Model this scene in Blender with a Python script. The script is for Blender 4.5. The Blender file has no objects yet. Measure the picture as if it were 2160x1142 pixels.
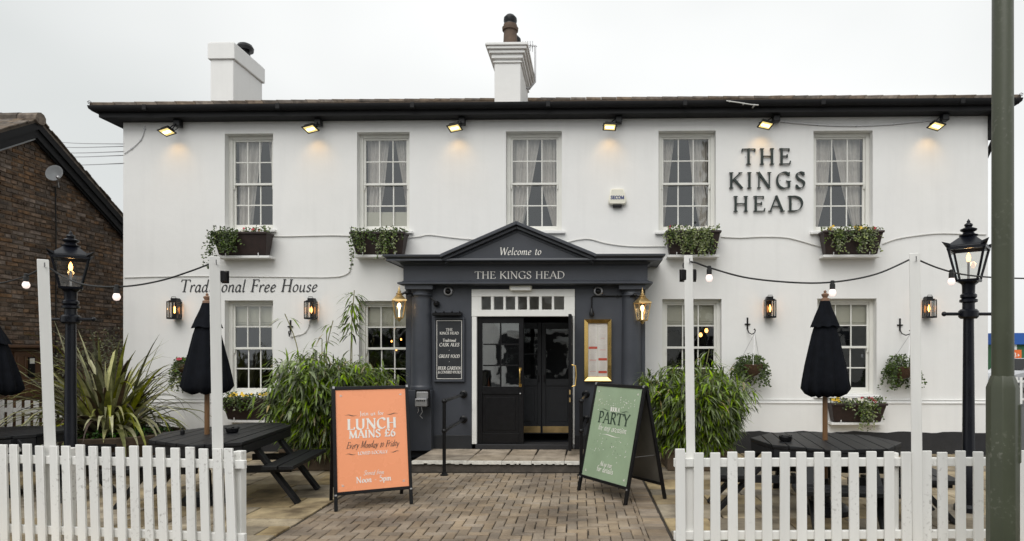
import bpy, bmesh, math, random
from mathutils import Vector, Matrix
R = math.radians
rnd = random.Random(11)
SC = bpy.context.scene
COL = SC.collection

# ------------------------------------------------------------ camera, sky, sun, exposure
F, CX, HY, H = 1350.0, 1222.0, 745.0, 1.65          # focal length and principal point in photo pixels, eye height in metres
cam_d = bpy.data.cameras.new('camera')
cam = bpy.data.objects.new('camera', cam_d); COL.objects.link(cam)
cam.location = (0, 0, H); cam.rotation_euler = (R(90), 0, 0)
cam_d.sensor_fit = 'HORIZONTAL'; cam_d.sensor_width = 36.0
cam_d.lens = F / 2160.0 * 36.0
cam_d.shift_x = (1080.0 - CX) / 2160.0
cam_d.shift_y = (HY - 571.0) / 2160.0
cam_d.clip_start = 0.1; cam_d.clip_end = 2000
SC.camera = cam

SUN_EL, SUN_AZ = 50.0, 196.0          # degrees; azimuth clockwise from +Y (the sun stands behind the camera, over a thin overcast)
w = bpy.data.worlds.new('World'); SC.world = w; w.use_nodes = True
nt = w.node_tree; N = nt.nodes; L = nt.links
N.clear()
out = N.new('ShaderNodeOutputWorld'); bg = N.new('ShaderNodeBackground')
sky = N.new('ShaderNodeTexSky'); sky.sky_type = 'NISHITA'; sky.sun_disc = False
sky.sun_elevation = R(SUN_EL); sky.sun_rotation = R(SUN_AZ); sky.dust_density = 3.0; sky.air_density = 1.0
hs = N.new('ShaderNodeHueSaturation'); hs.inputs['Saturation'].default_value = 0.12
L.new(sky.outputs[0], hs.inputs['Color'])
tc = N.new('ShaderNodeTexCoord'); mp = N.new('ShaderNodeMapping')
mp.inputs['Scale'].default_value = (1, 1, 1.6); mp.inputs['Location'].default_value = (4.75, 6.02, 19.56)
L.new(tc.outputs['Generated'], mp.inputs['Vector'])
nz = N.new('ShaderNodeTexNoise'); nz.inputs['Scale'].default_value = 1.1; nz.inputs['Detail'].default_value = 4; nz.inputs['Roughness'].default_value = 0.4
L.new(mp.outputs[0], nz.inputs['Vector'])
cr = N.new('ShaderNodeValToRGB')
cr.color_ramp.elements[0].position = 0.36; cr.color_ramp.elements[0].color = (6.2, 6.45, 6.4, 1)
cr.color_ramp.elements[1].position = 0.62; cr.color_ramp.elements[1].color = (9.5, 9.6, 9.55, 1)
L.new(nz.outputs['Fac'], cr.inputs['Fac'])
mx = N.new('ShaderNodeMix'); mx.data_type = 'RGBA'; mx.inputs['Factor'].default_value = 0.86
L.new(hs.outputs['Color'], mx.inputs['A']); L.new(cr.outputs['Color'], mx.inputs['B'])
L.new(mx.outputs['Result'], bg.inputs['Color']); bg.inputs['Strength'].default_value = 0.1
L.new(bg.outputs[0], out.inputs[0])

sun_d = bpy.data.lights.new('sun', 'SUN'); sun_d.energy = 1.5; sun_d.angle = R(50); sun_d.color = (1.0, 0.975, 0.94)
sun = bpy.data.objects.new('sun', sun_d); COL.objects.link(sun)
el, az = R(SUN_EL), R(SUN_AZ)
to_sun = Vector((math.sin(az) * math.cos(el), math.cos(az) * math.cos(el), math.sin(el)))
sun.rotation_euler = to_sun.to_track_quat('Z', 'Y').to_euler()
SC.view_settings.view_transform = 'Standard'; SC.view_settings.look = 'None'
SC.view_settings.gamma = 1.0; SC.view_settings.exposure = 0.30; SC.view_settings.use_curve_mapping = False
SC.render.engine = 'CYCLES'
try:
    SC.cycles.use_denoising = True
    SC.cycles.max_bounces = 8; SC.cycles.transparent_max_bounces = 16
    SC.cycles.sample_clamp_indirect = 4.0
except Exception:
    pass

# ------------------------------------------------------------ places: pixels of the survey photo to metres
YAW = R(1.2); CA, SA = math.cos(YAW), math.sin(YAW); D0 = 10.65
FO = Vector((0, D0, 0))                                # the facade's frame: x along the wall, -y out of it
def at(px, py, d):
    return Vector(((px - CX) * d / F, d, H - (py - HY) * d / F))
def ground(px, py, z=0.0):
    d = F * (H - z) / (py - HY)
    return Vector(((px - CX) * d / F, d, z))
def fw(px, py, o=0.0):                                 # (u, v) on the plane that stands o metres out of the facade
    dx = (px - CX) / F
    t = (CA * D0 - o) / (SA * dx + CA)
    p = Vector((t * dx, t, 0)) - FO
    return p.x * CA - p.y * SA, H - t * (py - HY) / F
def U(px, o=0.0): return fw(px, HY, o)[0]
def V(px, py, o=0.0): return fw(px, py, o)[1]
def wall_loc(u, o, v):
    return FO + Vector((CA * u - SA * o, -SA * u - CA * o, v))

# ------------------------------------------------------------ materials
def mat(name, col, rough=0.6, var=0.12, scale=6.0, bump=0.0, bscale=60.0, rand=0.0, metal=0.0, spec=0.5, hue=None, coat=0.0,
        emit=None, estr=0.0, stretch=(1, 1, 1), detail=6.0, streak=0.0, scuff=0.0, scuffc=(.12, .10, .08)):
    m = bpy.data.materials.new(name); m.use_nodes = True
    nt = m.node_tree; N = nt.nodes; L = nt.links
    b = N['Principled BSDF']
    b.inputs['Roughness'].default_value = rough; b.inputs['Metallic'].default_value = metal
    b.inputs['Specular IOR Level'].default_value = spec
    if coat: b.inputs['Coat Weight'].default_value = coat; b.inputs['Coat Roughness'].default_value = 0.15
    geo = N.new('ShaderNodeNewGeometry'); mp = N.new('ShaderNodeMapping'); mp.inputs['Scale'].default_value = stretch
    L.new(geo.outputs['Position'], mp.inputs['Vector'])
    nz = N.new('ShaderNodeTexNoise'); nz.inputs['Scale'].default_value = scale; nz.inputs['Detail'].default_value = detail; nz.inputs['Roughness'].default_value = 0.6
    L.new(mp.outputs[0], nz.inputs['Vector'])
    c2 = hue or col
    rp = N.new('ShaderNodeValToRGB'); e = rp.color_ramp.elements
    e[0].position = 0.3; e[0].color = tuple(max(0, c * (1 - var)) for c in col) + (1,)
    e[1].position = 0.7; e[1].color = tuple(min(1, c * (1 + var)) for c in c2) + (1,)
    L.new(nz.outputs['Fac'], rp.inputs['Fac'])
    last = rp.outputs['Color']
    if rand:
        oi = N.new('ShaderNodeObjectInfo')
        ad = N.new('ShaderNodeMath'); ad.operation = 'ADD'
        L.new(oi.outputs['Random'], ad.inputs[0]); L.new(geo.outputs['Random Per Island'], ad.inputs[1])
        fr = N.new('ShaderNodeMath'); fr.operation = 'FRACT'; L.new(ad.outputs[0], fr.inputs[0])
        mr = N.new('ShaderNodeMapRange'); mr.inputs['To Min'].default_value = 1 - rand; mr.inputs['To Max'].default_value = 1 + rand
        L.new(fr.outputs[0], mr.inputs['Value'])
        h2 = N.new('ShaderNodeHueSaturation'); L.new(last, h2.inputs['Color']); L.new(mr.outputs[0], h2.inputs['Value'])
        m2 = N.new('ShaderNodeMath'); m2.operation = 'MULTIPLY'; m2.inputs[1].default_value = 7.31; L.new(fr.outputs[0], m2.inputs[0])
        f2 = N.new('ShaderNodeMath'); f2.operation = 'FRACT'; L.new(m2.outputs[0], f2.inputs[0])
        mh = N.new('ShaderNodeMapRange'); mh.inputs['To Min'].default_value = 1 - rand; mh.inputs['To Max'].default_value = 1 + rand * 0.6
        L.new(f2.outputs[0], mh.inputs['Value']); L.new(mh.outputs[0], h2.inputs['Saturation'])
        last = h2.outputs['Color']
    if scuff:                                           # knocks and rubbed dirt: small dark flecks, thick in places and absent elsewhere
        na = N.new('ShaderNodeTexNoise'); na.inputs['Scale'].default_value = 34.0; na.inputs['Detail'].default_value = 6; L.new(geo.outputs['Position'], na.inputs['Vector'])
        nb = N.new('ShaderNodeTexNoise'); nb.inputs['Scale'].default_value = 2.3; nb.inputs['Detail'].default_value = 3; L.new(geo.outputs['Position'], nb.inputs['Vector'])
        ra = N.new('ShaderNodeMapRange'); ra.inputs['From Min'].default_value = 0.56; ra.inputs['From Max'].default_value = 0.70; L.new(na.outputs['Fac'], ra.inputs['Value'])
        rb = N.new('ShaderNodeMapRange'); rb.inputs['From Min'].default_value = 0.50; rb.inputs['From Max'].default_value = 0.66; L.new(nb.outputs['Fac'], rb.inputs['Value'])
        pr = N.new('ShaderNodeMath'); pr.operation = 'MULTIPLY'; L.new(ra.outputs[0], pr.inputs[0]); L.new(rb.outputs[0], pr.inputs[1])
        sc_ = N.new('ShaderNodeMath'); sc_.operation = 'MULTIPLY'; sc_.inputs[1].default_value = scuff; L.new(pr.outputs[0], sc_.inputs[0])
        mz = N.new('ShaderNodeMix'); mz.data_type = 'RGBA'; mz.inputs['B'].default_value = (scuffc) + (1,)
        L.new(sc_.outputs[0], mz.inputs['Factor']); L.new(last, mz.inputs['A']); last = mz.outputs['Result']
    if streak:                                          # rain dirt: faint long vertical stains of their own
        ms = N.new('ShaderNodeMapping'); ms.inputs['Scale'].default_value = (5.0, 5.0, 0.35); L.new(geo.outputs['Position'], ms.inputs['Vector'])
        ns = N.new('ShaderNodeTexNoise'); ns.inputs['Scale'].default_value = 1.6; ns.inputs['Detail'].default_value = 8; L.new(ms.outputs[0], ns.inputs['Vector'])
        rs = N.new('ShaderNodeMapRange'); rs.inputs['From Min'].default_value = 0.5; rs.inputs['From Max'].default_value = 0.8
        rs.inputs['To Min'].default_value = 1.0; rs.inputs['To Max'].default_value = 1.0 - streak
        L.new(ns.outputs['Fac'], rs.inputs['Value'])
        mm = N.new('ShaderNodeMix'); mm.data_type = 'RGBA'; mm.blend_type = 'MULTIPLY'; mm.inputs['Factor'].default_value = 1.0
        L.new(last, mm.inputs['A']); L.new(rs.outputs[0], mm.inputs['B']); last = mm.outputs['Result']
    L.new(last, b.inputs['Base Color'])
    if bump:
        n2 = N.new('ShaderNodeTexNoise'); n2.inputs['Scale'].default_value = bscale; n2.inputs['Detail'].default_value = 5
        L.new(mp.outputs[0], n2.inputs['Vector'])
        bp = N.new('ShaderNodeBump'); bp.inputs['Strength'].default_value = bump; bp.inputs['Distance'].default_value = 0.01
        L.new(n2.outputs['Fac'], bp.inputs['Height']); L.new(bp.outputs[0], b.inputs['Normal'])
    rv = N.new('ShaderNodeMapRange'); rv.inputs['To Min'].default_value = max(0.02, rough - 0.1); rv.inputs['To Max'].default_value = min(1, rough + 0.1)
    L.new(nz.outputs['Fac'], rv.inputs['Value']); L.new(rv.outputs[0], b.inputs['Roughness'])
    if emit:
        b.inputs['Emission Color'].default_value = tuple(emit) + (1,); b.inputs['Emission Strength'].default_value = estr
    return m

def glass_mat(name, tint=(1, 1, 1), base=0.06, k=0.55, rough=0.02, wav=0.06):
    m = bpy.data.materials.new(name); m.use_nodes = True
    nt = m.node_tree; N = nt.nodes; L = nt.links
    N.clear(); o = N.new('ShaderNodeOutputMaterial')
    t = N.new('ShaderNodeBsdfTransparent'); t.inputs[0].default_value = tint + (1,)
    g = N.new('ShaderNodeBsdfGlossy'); g.inputs['Roughness'].default_value = rough; g.inputs['Color'].default_value = (0.92, 0.95, 0.97, 1)
    lw = N.new('ShaderNodeLayerWeight'); lw.inputs['Blend'].default_value = 0.25
    mr = N.new('ShaderNodeMapRange'); mr.inputs['To Min'].default_value = base; mr.inputs['To Max'].default_value = k
    L.new(lw.outputs['Fresnel'], mr.inputs['Value'])
    nz = N.new('ShaderNodeTexNoise'); nz.inputs['Scale'].default_value = 5.0; nz.inputs['Detail'].default_value = 1
    geo = N.new('ShaderNodeNewGeometry'); L.new(geo.outputs['Position'], nz.inputs['Vector'])
    bp = N.new('ShaderNodeBump'); bp.inputs['Strength'].default_value = wav; bp.inputs['Distance'].default_value = 0.05
    L.new(nz.outputs['Fac'], bp.inputs['Height']); L.new(bp.outputs[0], g.inputs['Normal'])
    x = N.new('ShaderNodeMixShader'); L.new(mr.outputs[0], x.inputs[0]); L.new(t.outputs[0], x.inputs[1]); L.new(g.outputs[0], x.inputs[2])
    L.new(x.outputs[0], o.inputs['Surface'])
    return m

def leaf_mat(name, col, col2, rand=0.35, rough=0.45, trans=0.25, spec=.22):
    m = mat(name, col, rough=rough, spec=spec, var=0.2, scale=9.0, hue=col2, rand=rand)
    nt = m.node_tree; N = nt.nodes; L = nt.links
    b = N['Principled BSDF']; o = [n for n in N if n.type == 'OUTPUT_MATERIAL'][0]
    tr = N.new('ShaderNodeBsdfTranslucent'); x = N.new('ShaderNodeMixShader'); x.inputs[0].default_value = trans
    src = b.inputs['Base Color'].links[0].from_socket
    L.new(src, tr.inputs['Color'])
    L.new(b.outputs[0], x.inputs[1]); L.new(tr.outputs[0], x.inputs[2]); L.new(x.outputs[0], o.inputs['Surface'])
    return m

M = {}
M['wall'] = mat('white_masonry_paint', (0.79, 0.787, 0.772), 0.75, var=0.03, scale=1.1, bump=0.3, bscale=7, streak=0.045)
M['trim'] = mat('white_gloss_paint', (0.80, 0.80, 0.77), 0.35, var=0.03, bump=0.05)
M['sash'] = mat('cream_sash_paint', (0.74, 0.735, 0.69), 0.4, var=0.04)
M['plinth'] = mat('black_masonry_paint', (0.018, 0.018, 0.02), 0.7, var=0.25, bump=0.3, bscale=25)
M['slate'] = mat('slate_grey_paint', (0.047, 0.052, 0.064), 0.42, var=0.10, scale=3, bump=0.06, bscale=30)
M['slate_dark'] = mat('dark_slate_paint', (0.020, 0.022, 0.026), 0.45, var=0.12)
M['black'] = mat('black_gloss_paint', (0.007, 0.007, 0.008), 0.35, var=0.2, scale=20, bump=0.04, spec=.3)
M['eave'] = mat('black_fascia_paint', (0.009, 0.009, 0.010), 0.6, var=0.25, scale=5, spec=.25)
M['tile'] = mat('brown_clay_tile', (0.085, 0.058, 0.042), 0.85, var=0.4, scale=9, hue=(0.13, 0.10, 0.072), rand=0.35, bump=0.4)
M['lead'] = mat('lead_flashing', (0.32, 0.33, 0.34), 0.6, var=0.15)
M['brick'] = mat('brown_red_brick', (0.085, 0.052, 0.034), 0.9, var=0.45, scale=9, hue=(0.165, 0.108, 0.07), rand=0.42, bump=0.5, bscale=70, scuff=.7, scuffc=(.34, .29, .23))
M['mortar'] = mat('old_mortar', (0.13, 0.10, 0.075), 0.95, var=0.35, scale=8, bump=0.4)
M['paver'] = mat('brown_block_paver', (0.175, 0.131, 0.091), 0.85, var=0.28, scale=1.3, hue=(0.285, 0.225, 0.16), rand=0.18, bump=0.5, bscale=140, scuff=.55, scuffc=(.07,.055,.04))
M['slab'] = mat('buff_paving_stone', (0.185, 0.138, 0.082), 0.85, var=0.4, scale=2.6, hue=(0.33, 0.265, 0.165), rand=0.34, bump=0.4, bscale=60, scuff=.6, scuffc=(.06,.05,.035))
M['soil'] = mat('dark_joint_sand', (0.042, 0.034, 0.026), 0.95, var=0.3, scale=12, bump=0.4)
M['asphalt'] = mat('asphalt', (0.055, 0.055, 0.055), 0.9, var=0.2, scale=20, bump=0.3)
M['step'] = mat('pale_step_stone', (0.29, 0.23, 0.165), 0.8, var=0.25, scale=5, hue=(.40, .33, .25), rand=0.15, bump=0.3, scuff=.5, scuffc=(.08,.06,.045))
M['step_front'] = mat('weathered_concrete', (0.085, 0.072, 0.06), 0.9, var=0.4, scale=7, bump=0.5)
M['nosing'] = mat('worn_white_paint', (0.72, 0.70, 0.64), 0.7, var=0.22, scale=16, bump=0.3)
M['fence'] = mat('white_fence_paint', (0.80, 0.795, 0.765), 0.5, var=0.05, scale=5, bump=0.15, bscale=30, stretch=(1, 1, 0.15), rand=0.03, streak=0.09, scuff=.5, scuffc=(.22,.20,.17))
M['post_white'] = mat('white_post_paint', (0.80, 0.795, 0.765), 0.5, var=0.06, scale=4, bump=0.15, bscale=30, stretch=(1, 1, 0.15), streak=0.10)
M['table'] = mat('black_stained_wood', (0.010, 0.0105, 0.012), 0.5, spec=.3, var=0.4, scale=6, bump=0.35, bscale=30, stretch=(1, 0.1, 1), rand=0.18)
M['fabric'] = mat('black_canvas', (0.0065, 0.0075, 0.0105), 0.9, var=0.3, scale=15, bump=0.25, bscale=90, spec=.12)
M['wood'] = mat('varnished_pole_wood', (0.20, 0.105, 0.045), 0.4, var=0.3, scale=12, stretch=(1, 1, 0.1))
M['finial'] = mat('turned_wood', (0.24, 0.14, 0.09), 0.5, var=0.2)
M['iron'] = mat('black_cast_iron', (0.007, 0.0075, 0.009), 0.4, var=0.25, bump=0.08, spec=.3)
M['lampblue'] = mat('blue_black_gloss', (0.004, 0.005, 0.009), 0.3, var=0.2, bump=0.05, spec=.35)
M['brass'] = mat('polished_brass', (0.72, 0.49, 0.17), 0.22, var=0.12, metal=1.0)
M['brass_dull'] = mat('lantern_brass', (0.60, 0.43, 0.20), 0.4, var=0.2, metal=0.85)
M['steel'] = mat('brushed_steel', (0.45, 0.45, 0.46), 0.4, var=0.1, metal=0.8)
M['green_pole'] = mat('olive_green_paint', (0.062, 0.070, 0.043), 0.42, var=0.12, scale=2.5, streak=0.22, bump=0.06, scuff=.45, scuffc=(.26, .26, .22))
M['box_brown'] = mat('dark_brown_trough', (0.026, 0.014, 0.012), 0.6, var=0.3, scale=10, bump=0.2)
M['coir'] = mat('coir_liner', (0.09, 0.05, 0.028), 0.95, var=0.4, scale=40, bump=0.8, bscale=120)
M['planter'] = mat('brown_planter', (0.085, 0.06, 0.038), 0.85, var=0.35, scale=6, bump=0.4)
M['orange'] = mat('orange_poster', (0.92, 0.36, 0.18), 0.28, var=0.03, scale=2)
M['green'] = mat('sage_green_poster', (0.31, 0.405, 0.275), 0.16, var=0.08, scale=2.5, coat=.4)
M['board_back'] = mat('grey_board_back', (0.085, 0.08, 0.07), 0.35, var=0.35, scale=2)
M['ink_white'] = mat('white_print', (0.85, 0.83, 0.78), 0.5, var=0.02)
M['ink_dark'] = mat('dark_print', (0.07, 0.05, 0.04), 0.5, var=0.02)
M['ink_green'] = mat('dark_green_print', (0.03, 0.055, 0.035), 0.5, var=0.02)
M['ink_grey'] = mat('charcoal_lettering', (0.035, 0.036, 0.04), 0.6, var=0.1)
M['ink_blue'] = mat('blue_print', (0.01, 0.03, 0.16), 0.5, var=0.02)
M['letter'] = mat('dark_green_letter', (0.012, 0.022, 0.019), 0.35, var=0.1)
M['cream'] = mat('cream_plastic', (0.74, 0.72, 0.62), 0.45, var=0.03)
M['net'] = mat('beige_curtain', (0.60, 0.55, 0.50), 0.9, var=0.10, scale=20, bump=0.2)
M['blind'] = mat('cream_blind', (0.55, 0.52, 0.42), 0.85, var=0.05)
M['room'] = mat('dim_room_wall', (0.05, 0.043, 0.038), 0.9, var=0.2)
M['oak'] = mat('brown_door_wood', (0.105, 0.052, 0.026), 0.5, var=0.3, scale=4, stretch=(1, 1, 0.1), bump=0.1)
M['paper'] = mat('menu_paper', (0.88, 0.83, 0.80), 0.6, var=0.03)
M['red'] = mat('red_print', (0.65, 0.10, 0.06), 0.6, var=0.05)
M['cable_w'] = mat('painted_cable', (0.60, 0.595, 0.57), 0.6, var=0.08)
M['cable_b'] = mat('black_rubber', (0.012, 0.012, 0.012), 0.5, var=0.1)
M['clay'] = mat('clay_pot', (0.12, 0.08, 0.056), 0.8, var=0.35, scale=7, bump=0.2)
M['dish'] = mat('grey_dish', (0.30, 0.31, 0.32), 0.5, var=0.1)
M['glass'] = glass_mat('window_glass', (0.90, 0.92, 0.92), 0.10, 0.7)
M['lampglass'] = glass_mat('lantern_glass', (0.96, 0.97, 0.96), 0.04, 0.5)
M['flame'] = mat('warm_filament', (1, 0.6, 0.2), 0.5, emit=(1.0, 0.42, 0.11), estr=6.0)
M['lampbulb'] = mat('lantern_bulb', (1, 0.8, 0.5), 0.5, emit=(1.0, 0.68, 0.32), estr=4.0)
M['flood'] = mat('floodlight_lens', (1, 0.85, 0.45), 0.3, emit=(1.0, 0.74, 0.24), estr=0.6)
M['tube'] = mat('halogen_tube', (1, 0.9, 0.6), 0.3, emit=(1.0, 0.86, 0.5), estr=4.0)
M['bulb'] = mat('festoon_bulb', (0.9, 0.8, 0.75), 0.3, emit=(1.0, 0.80, 0.74), estr=0.65)
M['mirror'] = mat('smoked_reflector', (0.09, 0.07, 0.05), 0.2, metal=0.9)
M['ember'] = mat('pendant_filament', (1, 0.5, 0.2), 0.5, emit=(1.0, 0.42, 0.10), estr=5.0)
M['bamboo'] = leaf_mat('bamboo_leaf', (0.060, 0.115, 0.014), (0.23, 0.32, 0.055), rand=0.65, rough=.38)
M['dry'] = leaf_mat('dry_leaf', (0.30, 0.24, 0.11), (0.44, 0.36, 0.19), rand=0.3)
M['culm'] = mat('bamboo_culm', (0.20, 0.19, 0.08), 0.5, var=0.3)
M['flax'] = leaf_mat('flax_leaf', (0.115, 0.135, 0.028), (0.28, 0.285, 0.075), rand=0.55, rough=0.35, trans=0.15)
M['flax_pale'] = leaf_mat('pale_flax_leaf', (0.33, 0.33, 0.15), (0.46, 0.44, 0.22), rand=0.3, rough=0.4, trans=0.15)
M['flax_dark'] = leaf_mat('bronze_flax_leaf', (0.045, 0.030, 0.022), (0.09, 0.055, 0.035), rand=0.35, rough=0.35, trans=0.1)
M['ivy'] = leaf_mat('ivy_leaf', (0.042, 0.070, 0.018), (0.10, 0.145, 0.04), rand=0.5)
M['ivy_pale'] = leaf_mat('variegated_leaf', (0.15, 0.19, 0.06), (0.29, 0.33, 0.15), rand=0.4)
M['grassy'] = leaf_mat('bright_groundcover', (0.05, 0.14, 0.02), (0.09, 0.22, 0.04), rand=0.4)
M['shrub'] = leaf_mat('small_shrub_leaf', (0.11, 0.12, 0.05), (0.25, 0.25, 0.15), rand=0.45)
M['yellow'] = mat('yellow_petal', (0.80, 0.52, 0.03), 0.6, var=0.1)
M['pink'] = mat('crimson_petal', (0.45, 0.03, 0.06), 0.6, var=0.2)
M['whitep'] = mat('white_petal', (0.75, 0.72, 0.62), 0.6, var=0.05)
M['shop_blue'] = mat('blue_cladding', (0.02, 0.10, 0.38), 0.5, var=0.05)
M['shop_green'] = mat('green_cladding', (0.04, 0.14, 0.06), 0.6, var=0.1)
M['sign_orange'] = mat('orange_sign', (0.80, 0.16, 0.03), 0.5, var=0.03)
M['carpaint'] = mat('silver_car_paint', (0.5, 0.51, 0.53), 0.25, var=0.03, metal=0.4, coat=0.8)
M['tyre'] = mat('tyre_rubber', (0.015, 0.015, 0.015), 0.8)
M['render_tan'] = mat('pale_render', (0.74, 0.72, 0.68), 0.8, var=0.06, bump=0.1)

# ------------------------------------------------------------ mesh building
class MB:
    def __init__(s): s.v = []; s.f = []; s.m = []; s.mi = 0
    def add(s, vs, fs):
        b = len(s.v); s.v.extend(Vector(p) for p in vs)
        for f in fs: s.f.append(tuple(i + b for i in f)); s.m.append(s.mi)
        return s
    def box(s, x0, x1, y0, y1, z0, z1, mtx=None):
        vs = [Vector(p) for p in ((x0,y0,z0),(x1,y0,z0),(x1,y1,z0),(x0,y1,z0),(x0,y0,z1),(x1,y0,z1),(x1,y1,z1),(x0,y1,z1))]
        if mtx: vs = [mtx @ p for p in vs]
        return s.add(vs, [(0,3,2,1),(4,5,6,7),(0,1,5,4),(1,2,6,5),(2,3,7,6),(3,0,4,7)])
    def quad(s, a, b, c, d): return s.add([a, b, c, d], [(0,1,2,3)])
    def hexa(s, lo, hi):                               # two quads joined into a six-sided solid
        return s.add(list(lo) + list(hi), [(3,2,1,0),(4,5,6,7),(0,1,5,4),(1,2,6,5),(2,3,7,6),(3,0,4,7)])
    def prism_y(s, poly, y0, y1):                      # poly in (x, z), CCW seen from -y
        n = len(poly); vs = [(x, y0, z) for x, z in poly] + [(x, y1, z) for x, z in poly]
        fs = [tuple(range(n)), tuple(range(2*n-1, n-1, -1))] + [(i, i+n, (i+1)%n+n, (i+1)%n) for i in range(n)]
        return s.add(vs, fs)
    def prism_z(s, poly, z0, z1):
        n = len(poly); vs = [(x, y, z0) for x, y in poly] + [(x, y, z1) for x, y in poly]
        fs = [tuple(range(n-1, -1, -1)), tuple(range(n, 2*n))] + [(i, (i+1)%n, (i+1)%n+n, i+n) for i in range(n)]
        return s.add(vs, fs)
    def bar(s, a, b, wx, wy, up=(0, 0, 1)):            # rectangular bar from a to b
        a, b = Vector(a), Vector(b); d = (b - a).normalized(); u = Vector(up)
        if abs(d.dot(u)) > 0.98: u = Vector((0, 1, 0))
        x = d.cross(u).normalized(); y = x.cross(d).normalized()
        q = [(-1,-1),(1,-1),(1,1),(-1,1)]
        return s.add([a + x*wx/2*i + y*wy/2*j for i, j in q] + [b + x*wx/2*i + y*wy/2*j for i, j in q],
                     [(0,1,2,3),(7,6,5,4),(0,4,5,1),(1,5,6,2),(2,6,7,3),(3,7,4,0)])
    def tube(s, pts, r, n=8, caps=True):
        pts = [Vector(p) for p in pts]; k = len(pts)
        rr = r if isinstance(r, (list, tuple)) else [r] * k
        ref = None; vs = []; fs = []
        for i, p in enumerate(pts):
            d = (pts[min(i+1, k-1)] - pts[max(i-1, 0)]).normalized()
            if ref is None:
                ref = Vector((0,0,1)) if abs(d.z) < 0.9 else Vector((1,0,0))
            x = (ref - d * ref.dot(d)).normalized(); ref = x; y = d.cross(x)
            for j in range(n):
                a = 2*math.pi*j/n; vs.append(p + (x*math.cos(a) + y*math.sin(a)) * rr[i])
        for i in range(k-1):
            for j in range(n):
                fs.append((i*n+j, i*n+(j+1)%n, (i+1)*n+(j+1)%n, (i+1)*n+j))
        if caps: fs += [tuple(range(n-1,-1,-1)), tuple(range((k-1)*n, k*n))]
        return s.add(vs, fs)
    def lathe(s, prof, c=(0,0,0), n=16, mtx=None, ph=0.0):   # prof: (radius, z) upward
        vs = []; fs = []; k = len(prof); c = Vector(c)
        for r, z in prof:
            for j in range(n):
                a = 2*math.pi*j/n + ph; p = Vector((r*math.cos(a), r*math.sin(a), z))
                vs.append((mtx @ p if mtx else p) + c)
        for i in range(k-1):
            for j in range(n): fs.append((i*n+j, i*n+(j+1)%n, (i+1)*n+(j+1)%n, (i+1)*n+j))
        fs += [tuple(range(n-1,-1,-1)), tuple(range((k-1)*n, k*n))]
        return s.add(vs, fs)
    def ball(s, c, r, n=10, k=6, sz=1.0):
        return s.lathe([(max(1e-4, r*math.sin(math.pi*i/k)), -r*sz*math.cos(math.pi*i/k)) for i in range(k+1)], c, n)
    def mould(s, prof, u0, u1, back=0.0):              # profile (out, z) swept round left return, front and right return, mitred
        base = 0.0; vs = []; k = len(prof)
        for o, z in prof:
            vs += [(u0 - o, back, z), (u0 - o, -o, z), (u1 + o, -o, z), (u1 + o, back, z)]
        fs = []
        for i in range(k-1):
            for j in range(3):
                fs.append((i*4+j, i*4+j+1, (i+1)*4+j+1, (i+1)*4+j))
        return s.add(vs, fs)
    def mesh(s, name, mats, bevel=0.0, smooth=35, recalc=False):
        me = bpy.data.meshes.new(name)
        me.from_pydata([tuple(p) for p in s.v], [], s.f)
        for m in (mats if isinstance(mats, (list, tuple)) else [mats]): me.materials.append(m)
        if any(s.m): me.polygons.foreach_set('material_index', s.m)
        if bevel or recalc:
            bm = bmesh.new(); bm.from_mesh(me)
            if recalc: bmesh.ops.recalc_face_normals(bm, faces=bm.faces)
            if bevel:
                ed = [e for e in bm.edges if len(e.link_faces) == 2 and e.calc_face_angle(0) > R(30)]
                bmesh.ops.bevel(bm, geom=ed, offset=bevel, segments=1, affect='EDGES', clamp_overlap=True)
            bm.to_mesh(me); bm.free()
        me.update()
        if smooth:
            me.polygons.foreach_set('use_smooth', [True] * len(me.polygons))
            me.set_sharp_from_angle(angle=R(smooth))
        return me
    def build(s, name, mats, parent=None, bevel=0.0, smooth=35, loc=None, rot=None, recalc=False, label=None, kind=None):
        return link(name, s.mesh(name, mats, bevel, smooth, recalc), parent, loc, rot, label, kind)

def link(name, me, parent=None, loc=None, rot=None, label=None, kind=None):
    o = bpy.data.objects.new(name, me); COL.objects.link(o)
    if parent: o.parent = parent
    if loc is not None: o.location = loc
    if rot is not None: o.rotation_euler = rot
    if label: o['label'] = label
    if kind: o['kind'] = kind
    return o
def tag(o, label, cat, group=None):
    o['label'] = label; o['category'] = cat
    if group: o['group'] = group
    return o
def thing(name, label, cat, loc=(0, 0, 0), rz=0.0, group=None):
    o = bpy.data.objects.new(name, None); COL.objects.link(o)
    o.location = loc; o.rotation_euler = (0, 0, rz); o.empty_display_size = 0.2
    return tag(o, label, cat, group)
def on_wall(name, label, cat, u, o, v, group=None): return thing(name, label, cat, wall_loc(u, o, v), -YAW, group)
def copy_tree(root, label, loc=None, rz=None, group=None):
    kids = {}
    for o in COL.objects:
        if o.parent: kids.setdefault(o.parent.name, []).append(o)
    def cp(o, par):
        c = o.copy(); COL.objects.link(c)
        if par: c.parent = par
        for k in kids.get(o.name, []): cp(k, c)
        return c
    r = cp(root, None); r['label'] = label
    if group: r['group'] = group
    if loc is not None: r.location = loc
    if rz is not None: r.rotation_euler = (0, 0, rz)
    return r
def structure(o): o['kind'] = 'structure'; return o
def lamp(name, loc, energy, color, size=0.03, parent=None, kind='POINT', rot=None, spot=None):
    l = bpy.data.lights.new(name, kind); l.energy = energy; l.color = color
    l.shadow_soft_size = size
    if kind == 'SPOT': l.spot_size = R(spot); l.spot_blend = 0.9
    o = bpy.data.objects.new(name, l); COL.objects.link(o)
    if parent: o.parent = parent
    o.location = loc
    if rot: o.rotation_euler = rot
    return o

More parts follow.
